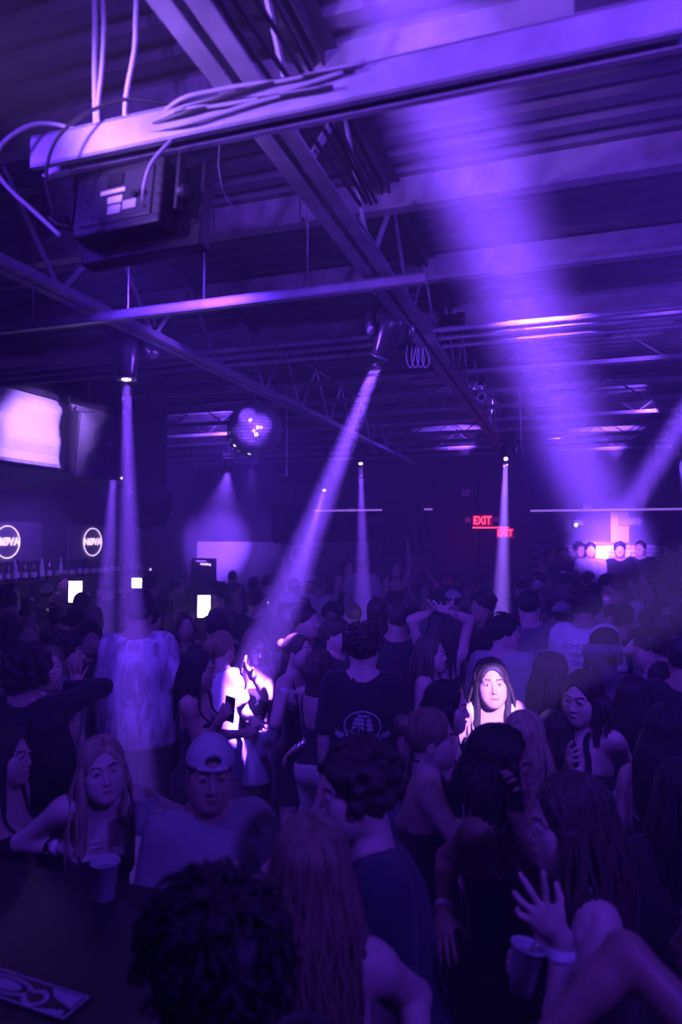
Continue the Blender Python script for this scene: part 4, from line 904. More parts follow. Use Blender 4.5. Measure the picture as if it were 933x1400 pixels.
    fore = {k: [(Cone(S.elb[k], S.elb[k] + (S.wri[k] - S.elb[k]) * .35, ar[0][1], ar[0][2] * 1.06), .02), (Cone(S.elb[k] + (S.wri[k] - S.elb[k]) * .3, S.wri[k], ar[0][2] * 1.05, ar[0][3]), .02)] for k in (1, -1)}
    thigh = {k: [(Cone(S.hip[k], S.knee[k], lr[0], lr[1]), .04)] for k in (1, -1)}
    shin = {k: [(Cone(S.knee[k], S.knee[k] + (S.ank[k] - S.knee[k]) * .3 + V3(0, .012, 0), lr[1] * .96, lr[2]), .03), (Cone(S.knee[k] + (S.ank[k] - S.knee[k]) * .3 + V3(0, .012, 0), S.ank[k], lr[2], lr[3]), .03)] for k in (1, -1)}
    foot = {k: [(Cone(S.ank[k] + V3(0, .03, -.05), S.ank[k] + V3(k * .02, -.13, -.058), .034, .027), .03), (Cone(S.ank[k], S.ank[k] + V3(0, .02, -.04), .036, .034), .03)] for k in (1, -1)}
    fa, fs, fp, fl = face_prims(S, f)
    both = lambda D: D[1] + D[-1]
    allp = torso + neck + both(upper) + both(fore) + both(thigh) + both(shin) + both(foot)
    hp = hands[1][0] + hands[-1][0]
    def fill(F):
        for pr, k in allp: F.add(pr, k)
        G = F                                                   # the head blends softly into the neck
        for pr, k in fa: G.add(pr, k)
        for pr, k in fs: G.sub(pr, k)
        for pr, k in fp: G.add(pr, k)
        for pr, k in fl: G.sub(pr, k)
        for pr, k in hp: F.add(pr, k)
        return F
    M_s = skin(tone)
    # ---- garments
    fields = []
    for g in wear:
        fields += garment(t, S, g, h, dict(torso=torso, upper=upper, fore=fore, thigh=thigh, shin=shin, foot=foot, neck=neck), f, fat, rnd)
    # ---- body surface: a coarse field with finer ones round the head and hands
    regs = [(S.hc + S.H @ V3(0, 0, -.005), .133, hh)] + [(hands[k][1] + hands[k][2][0] * .025, .105, hg) for k in (1, -1)]
    lo, hi = bounds([p for p, k in allp + hp + fa], .03)
    F = fill(Field(lo, hi, h)); Vs, Qs = [], []; off = 0
    V, Q = F.mesh(); cen = V[Q].mean(1); keep = np.ones(len(Q), bool)
    for c, r, _ in regs: keep &= ((cen - c) ** 2).sum(1) > (r - .002) ** 2
    parts = [(V, Q, keep)]
    for c, r, rh in regs:
        G = fill(Field(c - r - .02, c + r + .02, rh)); V, Q = G.mesh(); cen = V[Q].mean(1); parts.append((V, Q, ((cen - c) ** 2).sum(1) < (r + h * .3) ** 2))
    bnds = []
    for i, (V, Q, keep) in enumerate(parts):
        if len(Q) == 0: continue
        V, Q = compact(V, Q, keep)
        e = np.sort(np.concatenate([Q[:, [0, 1]], Q[:, [1, 2]], Q[:, [2, 3]], Q[:, [3, 0]]]), 1); u, cn = np.unique(e[:, 0] * (len(V) + 1) + e[:, 1], return_counts=True); u = u[cn == 1]
        bv = np.unique(np.concatenate([u // (len(V) + 1), u % (len(V) + 1)]))
        bnds.append(bv + off); Vs.append(V); Qs.append(Q + off); off += len(V)
    V = np.concatenate(Vs); Q = np.concatenate(Qs)
    mp = np.arange(len(V))                                       # sew the fine head and hands onto the body
    for fb in bnds[1:]:
        cb = bnds[0]
        if len(fb) == 0 or len(cb) == 0: continue
        dd = ((V[cb][:, None, :] - V[fb][None]) ** 2).sum(2); j = dd.argmin(1); ok = dd[np.arange(len(cb)), j] < (2.2 * h) ** 2
        mp[cb[ok]] = fb[j[ok]]
    Q = mp[Q]; Q = Q[(Q[:, 0] != Q[:, 1]) & (Q[:, 1] != Q[:, 2]) & (Q[:, 2] != Q[:, 3]) & (Q[:, 3] != Q[:, 0]) & (Q[:, 0] != Q[:, 2]) & (Q[:, 1] != Q[:, 3])]
    V, Q = compact(V, Q, np.ones(len(Q), bool))
    if fields:                                                   # skin under the clothes draws in a little
        sink = np.zeros(len(V))
        for Fg in fields:
            inside = ((V > Fg.lo + Fg.h) & (V < Fg.lo + (Fg.n - 2) * Fg.h)).all(1); sink = np.maximum(sink, np.where(inside & (Fg.sample(V) < -.003), .009, 0))
        nv = np.zeros_like(V); fn = np.cross(V[Q[:, 2]] - V[Q[:, 0]], V[Q[:, 3]] - V[Q[:, 1]])
        for k in range(4): np.add.at(nv, Q[:, k], fn)
        nv /= np.linalg.norm(nv, axis=1)[:, None] + 1e-12; V = V - nv * sink[:, None]
    lc = (V[Q].mean(1) - S.hc) @ S.H; mi = np.zeros(len(Q), np.int32)
    if q != 'far':
        lip = (np.abs(lc[:, 2] + .0665) < .0092 * np.sqrt(np.clip(1 - (lc[:, 0] / .0235) ** 2, 0, 1)) + .0005) & (np.abs(lc[:, 0]) < .0235) & (lc[:, 1] < -.08)
        bro = (np.abs(np.abs(lc[:, 0]) - .031) < .018) & (np.abs(lc[:, 2] - .0290 - .14 * np.clip(np.abs(lc[:, 0]) - .016, 0, .022) + .25 * np.clip(np.abs(lc[:, 0]) - .040, 0, 1)) < .0033) & (lc[:, 1] < -.05)
        mi[lip] = 1; mi[bro] = 2
    mesh_obj('body', V, Q, list(M_s), t, True, mi)
    if eyes if eyes is not None else (q != 'far' and abs(((face + head[0] + 180) % 360) - 180) < 125):
        for s in (1, -1):
            c = S.hc + S.H @ V3(s * .031, -.0805, .0082); ax = Vector(S.H @ V3(s * .04, -1, -.18))
            mb = MB(); r = .0113; prof = [(r * math.sin(a), r * math.cos(a)) for a in np.linspace(PI, 0, 15)]
            mb.lathe(prof, Vector(c), ax, 12, caps=False)
            nf = len(mb.f); mb.m = [1 if i // 12 >= 11 else 0 for i in range(nf)]
            mb.build('eye', [M_eyew, M_iris], t, smooth=True)
    hair_build(t, S, hair, hairmat(hcol), q, rnd, f)
    for b in bands:                                              # wristbands
        k = b[0]; c = S.wri[k] - S.fd[k] * b[1]; rr = ar[0][3] * 1.12 + .0035
        MB().lathe([(rr, -.011), (rr + .0015, -.011), (rr + .0015, .011), (rr, .011)], Vector(c), Vector(S.fd[k]), 16, caps=False).build('wristband', cloth(b[2]) if b[2] in CLOTH else M_chrome, t)
    t['_'] = 0; del t['_']
    INFO[t.name] = (t, S, hands, Rz, root, sc)
    if extra: extra(t, S, hands, q)
    return t
INFO = {}
def to_world(t, p):
    _, S, hands, Rz, root, sc = INFO[t.name]; return Vector(root + Rz @ np.array(p) * sc)
def vec_world(t, v): return Vector(INFO[t.name][3] @ np.array(v))

def garment(t, S, g, h, B, f, fat, rnd):
    kind = g[0]; m = g[1] if not isinstance(g[1], str) else cloth(g[1]); o = g[2] if len(g) > 2 else {}
    tp = S.tp; up = S.T @ V3(0, 0, 1); fw = S.T @ V3(0, -1, 0); out = []
    def finish(F, name, wr=.0035, fr=26, seed=1):
        V, Q = F.mesh()
        if len(Q) == 0: return None
        n = vnoise(V * V3(1, 1, .55).astype(F32), fr, seed + int(rnd.integers(999))); c = V.mean(0)
        gr = np.stack([F.sample(V + e) - F.sample(V - e) for e in np.eye(3, dtype=F32) * F.h], 1); gr /= np.linalg.norm(gr, axis=1)[:, None] + 1e-9
        V = V + gr * (n * wr)[:, None]
        ob = mesh_obj(name, V, Q, m, t); out.append(F); return ob
    if kind in ('tshirt', 'longsleeve', 'jacket', 'tank', 'halter', 'dress', 'crop', 'tube'):
        loose = o.get('loose', {'tshirt': .02, 'longsleeve': .018, 'jacket': .026, 'tank': .006, 'halter': .006, 'dress': .007, 'crop': .006, 'tube': .006}[kind])
        hem = o.get('hem', {'tshirt': .83, 'longsleeve': .85, 'jacket': .8, 'tank': .93, 'halter': .95, 'dress': .84, 'crop': 1.09, 'tube': 1.05}[kind])
        sleeved = kind in ('tshirt', 'longsleeve', 'jacket'); sl = o.get('sleeve', .72)
        pr = list(B['torso'])
        lo, hi = bounds([p for p, _ in pr + (B['upper'][1] + B['upper'][-1] + (B['fore'][1] + B['fore'][-1] if kind != 'tshirt' else []) if sleeved else [])], .06 + loose)
        F = Field(lo, hi, h)
        if sleeved and not f: pr = pr[:5] + pr[7:]
        for p, k in pr: F.add(p, k, loose if not sleeved else min(loose, .012))
        if sleeved and not f: F.add(Ell(tp(0, -.05, 1.30), (.13, .075, .11), S.T), .06)
        if sleeved:
            w = .156 * fat if not f else .138 * fat
            F.add(ECone(tp(0, .012, 1.3), tp(0, .0, 1.0) * .5 + V3(0, 0, 1.0) * .5, w + .01, w + .012 + o.get('boxy', 0.), .125 * fat, .128 * fat, S.T @ V3(1, 0, 0)), .04)
            F.add(ECone(tp(0, 0, 1.0) * .5 + V3(0, 0, 1.0) * .5, V3(0, 0, hem - .05), w + .012 + o.get('boxy', 0.), w + .016 + o.get('boxy', 0.), .128 * fat, .135 * fat, V3(1, 0, 0)), .04)
        F.cut((0, 0, -1), -hem) if abs(S.T[2, 1]) < .35 else F.cut(tuple(-up), float(-up @ tp(0, 0, hem)))
        if sleeved:
            for kk in (1, -1):
                a, b = S.sh[kk], S.elb[kk]; ax = nrm(b - a); L = np.linalg.norm(b - a)
                G = F.like()
                lo_ = min(loose, .012)
                for p, k in B['upper'][kk]: G.add(p, k, lo_)
                if kind == 'tshirt':
                    G.add(Cone(a + ax * L * .28 - up * .004, b - up * .01, .05 + loose * (.6 if f else .9), .05 + loose * (.9 if f else 1.3)), .03); e = a + ax * L * sl; G.cut(tuple(ax), float(ax @ e))
                else:
                    for p, k in B['fore'][kk]: G.add(p, k, lo_)
                    fx = S.fd[kk]; e = S.wri[kk] - fx * .01; x, y, z = G.P(); near = (x - e[0]) ** 2 + (y - e[1]) ** 2 + (z - e[2]) ** 2 < .01
                    G.D = np.where(near, np.maximum(G.D, fx[0] * (x - e[0]) + fx[1] * (y - e[1]) + fx[2] * (z - e[2])), G.D)
                if True:
                    kq = .03; hq = np.maximum(kq - np.abs(F.D - G.D), 0) / kq; F.D = np.minimum(F.D, G.D) - hq * hq * kq * .25
            nk = S.nb + (S.hc - S.nb) * .12; nr = o.get('neck', .066 if f else .072)
            F.sub(Ell(nk + fw * .022 + up * .035, (nr, nr * 1.05, nr * o.get('vneck', .9)), S.T), .01); F.sub(Cone(nk, S.hc, nr * .92, nr * 1.2), .01)
            if o.get('vneck', 0) > 1: F.sub(Cone(nk + fw * .07 + up * .02, nk + fw * .12 - up * .05, .040, .012), .01)
            finish(F, {'tshirt': 't_shirt', 'longsleeve': 'long_sleeve_top', 'jacket': 'jacket'}[kind], o.get('wr', .008), o.get('fr', 17))
        else:
            top = o.get('top', {'tank': 1.325, 'halter': 1.33, 'dress': 1.325, 'crop': 1.325, 'tube': 1.315}[kind]); back = o.get('back', top - .06)
            # the neckline rises from back to front
            F2 = F.like(); F2.D = F.D.copy()
            a, b = tp(0, -.12, top), tp(0, .12, back); nn = nrm(np.cross(S.T @ V3(1, 0, 0), b - a)); nn = nn * (1 if nn @ up > 0 else -1)
            F.cut(tuple(nn), float(nn @ a))
            if kind != 'tube':
                sw = o.get('strap', .009 if kind != 'halter' else .016)
                def surf(x, z, front):
                    ys = np.linspace(-.22 if front else .22, 0, 90); pts = np.array([tp(x, yy, z) for yy in ys], F32); dd = F2.sample(pts); i = np.argmax(dd < .001)
                    return tp(x, ys[i], z) if dd[i] < .001 else None
                for s_ in (1, -1):
                    path = []
                    for z in np.arange(top - .02, 1.52, .012):
                        x0 = s_ * (float(np.clip(.085 - (z - 1.27) * .36, .035, .2)) if kind == 'halter' else float(np.clip(.080 + (z - 1.27) * .12, .07, .11))); q_ = surf(x0, z, True)
                        if q_ is not None: path.append(q_)
                    if kind == 'halter':
                        nk = S.nb * .6 + S.hc * .4; path = path[:-1] + [nk + S.T @ V3(s_ * .052, -.01, -.03), nk + S.T @ V3(s_ * .050, .035, -.01), nk + S.T @ V3(s_ * .02, .068, 0)]
                    else:
                        bk = [surf(s_ * float(np.clip(.080 + (z - 1.27) * .12, .07, .11)), z, False) for z in np.arange(1.52, back - .02, -.012)]; path += [q_ for q_ in bk if q_ is not None]
                    if len(path) > 3:
                        pts = [Vector(p) for p in path]; pts = [sum((pts[max(0, min(len(pts) - 1, i + j))] for j in (-2, -1, 0, 1, 2)), Vector()) / 5 for i in range(len(pts))]
                        MB().tube(pts, sw * .75, 7).build('strap', m, t, smooth=True)
            if kind == 'dress':
                hm = o.get('skirt', .52); fl = o.get('flare', .02)
                F3 = Field(V3(-.34, -.34, hm - .05), V3(.34, .34, 1.02), h)
                for p, k in B['torso']: F3.add(p, k, .008)
                F3.add(ECone(V3(0, .01, .93), V3(0, 0, hm - .04), .165 * fat, .165 * fat + fl, .125 * fat, .14 * fat + fl, V3(1, 0, 0)), .04)
                for kk in (1, -1):
                    for p, k in B['thigh'][kk]: F3.add(p, .06, .01)
                F3.cut((0, 0, -1), -hm); F3.cut((0, 0, 1), 1.0); finish(F3, 'skirt', .004, 20)
            finish(F, {'tank': 'tank_top', 'halter': 'halter_top', 'dress': 'bodice', 'crop': 'crop_top', 'tube': 'tube_top'}[kind], .0012, 30)
    elif kind in ('pants', 'shorts'):
        pr = B['torso'][:1] + B['torso'][-2:]; legs = B['thigh'][1] + B['thigh'][-1] + (B['shin'][1] + B['shin'][-1])
        hem = o.get('hem', .10 if kind == 'pants' else .5); lo_ = o.get('loose', .012 if f else .018)
        lo, hi = bounds([p for p, _ in pr + legs], .07); F = Field(lo, hi, h * 1.25)
        for p, k in pr: F.add(p, k, .010)
        for p, k in legs: F.add(p, .025, lo_)
        if o.get('wide'):
            for kk in (1, -1): F.add(Cone(S.hip[kk], S.ank[kk] + V3(0, 0, -.03), .11, .10), .03)
        F.cut((0, 0, -1), -hem); F.cut((0, 0, 1), o.get('waist', 1.0)); finish(F, 'trousers' if kind == 'pants' else 'shorts', .004, 20)
    elif kind == 'skirt':
        hm = o.get('hem', .56); fl = o.get('flare', .03); F = Field(V3(-.36, -.36, hm - .05), V3(.36, .36, 1.1), h)
        for p, k in B['torso'][:2] + B['torso'][-2:]: F.add(p, k, .009)
        F.add(ECone(V3(0, .01, .95), V3(0, 0, hm - .06), .165 * fat, .17 * fat + fl, .125 * fat, .145 * fat + fl, V3(1, 0, 0)), .04)
        for kk in (1, -1):
            for p, k in B['thigh'][kk]: F.add(p, .05, .012)
        F.cut((0, 0, -1), -hm); F.cut((0, 0, 1), o.get('waist', 1.04)); finish(F, 'skirt', .005, 18)
    elif kind == 'shoes':
        for kk in (1, -1):
            pr = B['foot'][kk]; lo, hi = bounds([p for p, _ in pr], .03); F = Field(lo, hi, h)
            for p, k in pr: F.add(p, k, .012)
            F.cut((0, 0, 1), o.get('top', .085)); F.cut((0, 0, -1), -.002); finish(F, 'shoe', 0)
    return out

def hair_build(t, S, style, m, q, rnd, f):
    if style in (None, 'none'): return
    H, c = S.H, S.hc; g = lambda *a: c + H @ V3(*a); hs = {'near': .0074, 'mid': .0104, 'far': .0155}[q]
    C0 = g(0, .014, .032); rad = V3(.0805, .101, .094)
    face_cut = lambda F, z0=.0: (F.sub(Ell(g(0, -.108, -.032 + z0), (.067, .070, .108), H), .008), F.sub(Ell(g(0, -.05, -.1), (.066, .085, .075), H), .01))
    def shell(F, off=0.): F.add(Ell(C0, rad + off, H), .01)
    def put(F, amp, fr, name='hair', seed=3, sy=1.):
        V, Q = F.mesh()
        if len(Q) == 0: return
        gr = np.stack([F.sample(V + e) - F.sample(V - e) for e in np.eye(3, dtype=F32) * F.h], 1); gr /= np.linalg.norm(gr, axis=1)[:, None] + 1e-9
        V = V + gr * (vnoise(V * V3(1, 1, sy).astype(F32), fr, seed + int(rnd.integers(999))) * amp)[:, None]; return mesh_obj(name, V, Q, m, t)
    ns = {'near': 175, 'mid': 72, 'far': 0}[q]; rs = {'near': .0048, 'mid': .0075, 'far': .01}[q]; sides = {'near': 5, 'mid': 4, 'far': 4}[q]
    def strands(n, L, front=.62, wave=.006, r=rs, part=0., lift=0., phis=None, width=1., frame_=False):
        mb = MB()
        for i in range(n):
            phi = rnd.uniform(-1, 1) * PI * front if phis is None else rnd.uniform(*phis); pts = []
            dx, dy = math.sin(phi), math.cos(phi); th0 = rnd.uniform(.02, .9); o_ = rnd.uniform(-.001, .007) + lift
            for th in np.linspace(th0, 1.62, 7):
                pts.append(C0 + H @ (V3(dx * math.sin(th) + part * max(0, 1 - th * 2), dy * math.sin(th), math.cos(th)) * (rad + o_)))
            p = pts[-1].copy(); outw = nrm(V3(*(H @ V3(dx * .5, dy, 0))) * V3(1, 1, 0)); LL = L * rnd.uniform(.78, 1.0); w0 = rnd.uniform(0, 6.28); nst = 7 if q == 'near' else 5
            lc0 = H.T @ (p - c)
            for j in range(1, nst + 1):
                u = j / nst; w_ = wave * math.sin(w0 + u * 7) * (1 + u); s_ = V3(-outw[1], outw[0], 0)
                z = p + DOWN * LL * u + outw * (.045 * math.sin(min(u * 1.6, 1) * PI / 2) * (1 if dy > -.2 else .3) * (width)) * min(1, L / .2) + s_ * w_
                pts.append(z)
            k = len(pts); tp_ = [r * min(1, .5 + .25 * j) * (1 if j < k - 4 else max(.25, (k - j) / 4)) for j in range(k)]
            mb.tube(pts, tp_, sides, cap=False)
        if frame_:
            for i in range(int(n * .38)):
                sg = 1 if rnd.random() < .5 else -1; y0 = rnd.uniform(-.86, .1); a0 = nrm(V3(sg * .04, y0 * .85, math.sqrt(max(.05, 1 - (y0 * .85) ** 2)))); a1 = nrm(V3(sg * 1., -.42 + .35 * (y0 + .86) + rnd.uniform(-.06, .06), -.12)); pts = []
                o_ = rnd.uniform(.001, .008)
                for u in np.linspace(0, 1, 7):
                    am = nrm(a0 * (1 - u) + a1 * u + V3(0, 0, .22 * math.sin(u * PI))); pts.append(C0 + H @ (am * (rad + o_)))
                p = pts[-1].copy(); LL = L * rnd.uniform(.75, 1.0); ox = H @ V3(sg, -.1, 0); w0 = rnd.uniform(0, 6.28)
                for j in range(1, 7):
                    u = j / 6; pts.append(p + DOWN * LL * u + ox * (.012 * math.sin(u * 2.2)) + (H @ V3(0, -1, 0)) * (.012 * u + wave * math.sin(w0 + 6 * u)))
                k = len(pts); mb.tube(pts, [r * min(1, .5 + .25 * j) * (1 if j < k - 4 else max(.25, (k - j) / 4)) for j in range(k)], sides, cap=False)
        if n: mb.build('hair_strand', m, t, smooth=True)['kind'] = 'stuff'
    lo = c - .2; hi = c + .2
    if style in ('short', 'crop', 'buzz', 'quiff', 'messy', 'bald'):
        off = {'short': .004, 'crop': -.001, 'buzz': -.004, 'quiff': .004, 'messy': .008, 'bald': -.006}[style]; F = Field(lo, hi, hs); shell(F, off)
        if style == 'quiff': F.add(Ell(g(0, -.055, .105), (.06, .05, .035), H), .03)
        if style == 'messy' and q == 'far':
            for _ in range(46):
                a = rnd.normal(size=3); a[2] = abs(a[2]) * .9 + .1; a = nrm(a); p = C0 + H @ (a * (rad + .004)); F.add(Cone(p, p + H @ (nrm(V3(a[0] + rnd.normal() * .5, a[1] + rnd.normal() * .5, rnd.uniform(-.4, .3))) * .035), .014, .005), .012)
        face_cut(F, .0 if style != 'bald' else .02); n = H @ nrm(V3(0, -.55, -1)); e = g(0, .03, -.02); F.cut(tuple(n), float(n @ e) + .012)
        put(F, .0035 if style in ('short', 'quiff', 'messy') else .001, 70)
        if q in ('near', 'mid') and style in ('messy', 'short', 'quiff'):
            mb = MB(); nt = {'near': 420, 'mid': 150}[q]; rl = {'near': .0036, 'mid': .006}[q]; tl = .055 if style == 'messy' else .032
            for _ in range(nt):
                a = nrm(rnd.normal(size=3)); a[2] = abs(a[2]) * 1.1 - .25; a = nrm(a)
                if a[1] < -.55 and a[2] < .55: continue
                if a[2] < (-.15 if a[1] > .2 else .15): continue
                p = C0 + H @ (a * (rad + off - .003)); fl_ = nrm(V3(.35 * a[0] + rnd.normal() * .35, a[1] * .4 - .35 + rnd.normal() * .35, -.35 + rnd.normal() * .25)); fl_ = fl_ - a * (fl_ @ a); fl_ = H @ nrm(fl_); up_ = H @ a
                L_ = tl * rnd.uniform(.7, 1.3); mb.tube([p, p + fl_ * L_ * .4 + up_ * L_ * .30, p + fl_ * L_ * .8 + up_ * L_ * .28, p + fl_ * L_ * 1.1 + up_ * L_ * .05], [rl, rl * 1.25, rl * .9, rl * .25], 5, cap=False)
            mb.build('hair_strand', m, t, smooth=True)['kind'] = 'stuff'
    elif style in ('curly', 'afro', 'bigcurl'):
        F = Field(lo - .05, hi + .05, hs); shell(F, .004); rr = {'curly': (.016, .026), 'afro': (.024, .036), 'bigcurl': (.022, .032)}[style]; offb = {'curly': .012, 'afro': .03, 'bigcurl': .02}[style]
        for _ in range({'near': 170, 'mid': 110, 'far': 60}[q]):
            a = rnd.normal(size=3); a = nrm(a)
            lowlim = -.75 if style != 'curly' else -.45
            if a[2] < lowlim or (a[1] < -.35 and a[2] < .3): continue
            F.add(Ell(C0 + H @ (a * (rad + offb * rnd.uniform(.5, 1.2))), (rnd.uniform(*rr),) * 3), .007)
        face_cut(F, .006 if style == 'curly' else 0)
        if style == 'curly': n = H @ nrm(V3(0, -.5, -1)); F.cut(tuple(n), float(n @ g(0, .04, -.03)) + .03)
        put(F, .005, 110); 
    elif style in ('long', 'longwavy', 'shoulder', 'bob', 'ponytail', 'bun', 'halfup'):
        L = {'long': .36, 'longwavy': .40, 'shoulder': .2, 'bob': .1, 'ponytail': 0, 'bun': 0, 'halfup': .3}[style]
        F = Field(np.minimum(c - .22, c + DOWN * (L + .28) - V3(.2, .2, 0)), c + .22, hs); shell(F, .005)
        if L:
            b0 = g(0, .03, -.0); b1 = b0 + DOWN * (L + .06) + V3(*(H @ V3(0, 1, 0))) * V3(1, 1, 0) * .035
            F.add(ECone(b0, b1, .078, .088 + .03 * (L > .25), .058, .036, H @ V3(1, 0, 0)), .03)
            for s in (1, -1): a0 = g(s * .071, -.012, .0); F.add(ECone(a0, a0 + DOWN * (L * .85 + .02) + V3(*(H @ V3(s * .012, -.01, 0))), .022, .018, .032, .026, H @ V3(1, 0, 0)), .02)
        face_cut(F, .019); F.sub(Cone(g(0, -.115, .05), g(0, -.075, .122), .03, .006), .02); F.sub(Cone(g(0, -.115, -.09), g(0, -.06, -.3), .062, .055), .01)
        if style in ('ponytail', 'bun'):
            n = H @ nrm(V3(0, -.7, -1)); F.cut(tuple(n), float(n @ g(0, .03, -.03)) + .015)
            if style == 'bun': F.add(Ell(g(0, .125, .06), (.042, .036, .042), H), .012)
            else: F.add(Cone(g(0, .10, .06), g(0, .15, .04), .028, .032), .015); F.add(Cone(g(0, .15, .04), g(0, .15, .04) + DOWN * .25, .034, .014), .015)
        put(F, .0035, 60, sy=.25)
        if ns:
            if L: strands(ns, L, .60, .010 if 'wavy' in style else .005, frame_=True)
            elif style == 'bun' and q == 'near': strands(60, .004, .6, .001, rs * .8)
    elif style in ('cap_back', 'cap_front', 'bucket', 'beanie'):
        F = Field(lo, hi, hs); shell(F, .0); face_cut(F); n = H @ nrm(V3(0, -.55, -1)); F.cut(tuple(n), float(n @ g(0, .03, -.02)) + .006); put(F, .002, 70)
        capm = CAPM[0]; F = Field(lo - .08, hi + .08, hs * .9); sgn = 1 if style == 'cap_back' else -1
        F.add(Ell(g(0, .012, .035), (.088, .107, .102), H), .01)
        up = H @ V3(0, .0, 1)
        if style in ('cap_back', 'cap_front'):
            n = -up + H @ V3(0, -.05 * sgn, 0); F.cut(tuple(n), float(n @ g(0, 0, .035)))
            F.add(Ell(g(0, sgn * .125, .036), (.075, .085, .009), H @ rotm((1, 0, 0), -sgn * 14)), .01)
            if style == 'cap_back': F.sub(Ell(g(0, -.10, .066), (.034, .05, .022), H), .004)
        elif style == 'bucket':
            n = -up; F.cut(tuple(n), float(n @ g(0, 0, .03))); F.add(ECone(g(0, .01, .045), g(0, .01, -.005), .09, .125, .105, .14, H @ V3(1, 0, 0)), .01); F.cut(tuple(n), float(n @ g(0, 0, -.012)))
        else: n = -up; F.cut(tuple(n), float(n @ g(0, 0, .03)))
        V, Q = F.mesh(); ob = mesh_obj('cap' if 'cap' in style else style, V, Q, capm, t)
        MB().lathe([(0, 0), (.009, 0), (.007, .006), (0, .008)], Vector(g(0, .012, .136)), Vector(up), 10).build('cap_button', capm, ob)
        if style == 'cap_back':
            MB().tube([Vector(g(.088 * math.sin(a) * 1.0, .012 - .109 * math.cos(a), .044)) for a in np.linspace(-.6, .6, 9)], .007, 6).build('adjuster_strap', capm, ob)
        if style == 'cap_back' and f: pass
CAPM = [cloth('white')]
# ------------------------------------------------------------------ prints on clothes, things held in hands
from mathutils.bvhtree import BVHTree
def print_on(t, garment_prefix, shapes, side, m, name='shirt_print', off=.002):
    """shapes: list of (verts2d [(x,z)], faces); projected along the wearer's depth onto the garment. side +1 = back, -1 = chest"""
    gobj = [c for c in t.children if c.name.startswith(garment_prefix)][0]; me = gobj.data
    bv = BVHTree.FromPolygons([v.co.copy() for v in me.vertices], [tuple(p.vertices) for p in me.polygons])
    vs, fs = [], []; T = INFO[t.name][1]
    for V, Fc in shapes:
        o = len(vs)
        for x, z in V:
            hit = bv.ray_cast(Vector((x, side * 1.2, z)), Vector((0, -side, 0))); y = hit[0].y if hit[0] else side * .12
            vs.append((x, y + side * off, z))
        fs += [tuple(i + o for i in f) for f in Fc]
    mb = MB(); mb.add(vs, fs); o = mb.build(name, m, t); return o
def text2d(s, size, cx, cz, sx=1., mirror=False, bold=.0):
    c = bpy.data.curves.new('tmp', 'FONT'); c.body = s; c.size = size; c.align_x = 'CENTER'; c.align_y = 'CENTER'; c.resolution_u = 2; c.offset = bold
    o = bpy.data.objects.new('tmp', c); COL.objects.link(o); bpy.context.view_layer.update(); me = bpy.data.meshes.new_from_object(o.evaluated_get(bpy.context.evaluated_depsgraph_get()))
    k = -1 if mirror else 1; V = [(cx + k * v.co.x * sx, cz + v.co.y) for v in me.vertices]; Fc = [tuple(p.vertices) for p in me.polygons]
    bpy.data.objects.remove(o); bpy.data.meshes.remove(me); bpy.data.curves.remove(c); return V, Fc
def ring2d(cx, cz, a, b, w, t0=0, t1=2 * PI, n=40):
    V = []; 
    for i in range(n + 1): t_ = t0 + (t1 - t0) * i / n; V += [(cx + a * math.cos(t_), cz + b * math.sin(t_)), (cx + (a - w) * math.cos(t_), cz + (b - w) * math.sin(t_))]
    return V, [(2 * i, 2 * i + 1, 2 * i + 3, 2 * i + 2) for i in range(n)]
def quad2d(*p): return list(p), [tuple(range(len(p)))]
def hold_cup(t, k, lab, h=.115, m=None, tilt=None):
    _, S, hands, Rz, root, sc = INFO[t.name]; pr, c, (d, th, n) = hands[k]; w = S.wri[k] + d * .012
    p = w + d * .082 + n * .050; ax = V3(*tilt) if tilt is not None else nrm(th * .75 + V3(0, 0, .6)); ax = nrm(ax - n * (ax @ n) * .6)
    q = p - ax * h * .52; W = to_world(t, q); a = vec_world(t, ax)
    return cup(W, lab, h, a.to_track_quat('Z', 'Y').to_euler(), m)
M_phone = mat('black_phone_glass', (.015, .015, .017), .12, var=0)
def hold_phone(t, k, lab, lit=False, up=None, size=(.072, .15)):
    _, S, hands, Rz, root, sc = INFO[t.name]; pr, c, (d, th, n) = hands[k]; w = S.wri[k] + d * .012
    p = to_world(t, w + d * .085 + n * .028); Zv = vec_world(t, nrm(d * .8 + th * .5) if up is None else nrm(V3(*up))); N = vec_world(t, n); Xv = Zv.cross(N).normalized(); Nv = Xv.cross(Zv)
    rot = Matrix((Xv, -Nv, Zv)).transposed().to_euler(); o = thing('phone', lab, 'phone', p, rot)
    MB().box((0, 0, 0), (size[0], .009, size[1])).build('phone_body', M_phone, o, bevel=.003); MB().box((0, .0052, 0), (size[0] * .93, .001, size[1] * .95)).build('phone_screen', M_screen if lit else M_phone, o); MB().box((.02, -.006, .055), (.022, .003, .026)).build('camera_bump', M_steel_dark, o, bevel=.002)
    return o
def beard(t, S, col):
    g = lambda *a: S.hc + S.H @ V3(*a); F = Field(S.hc - .16, S.hc + .14, .008)
    F.add(Ell(g(0, -.03, -.075), (.061, .068, .05), S.H), .01); F.sub(Ell(g(0, -.1, -.03), (.05, .06, .03), S.H), .008); F.sub(Ell(g(0, -.105, -.066), (.02, .03, .008), S.H), .004); n = S.H @ V3(0, 0, 1); F.cut(tuple(n), float(n @ g(0, 0, -.035))); n = S.H @ nrm(V3(0, 1, .2)); F.cut(tuple(n), float(n @ g(0, .0, -.05)))
    V, Q = F.mesh(); return mesh_obj('beard', V, Q, hairmat(col), t)
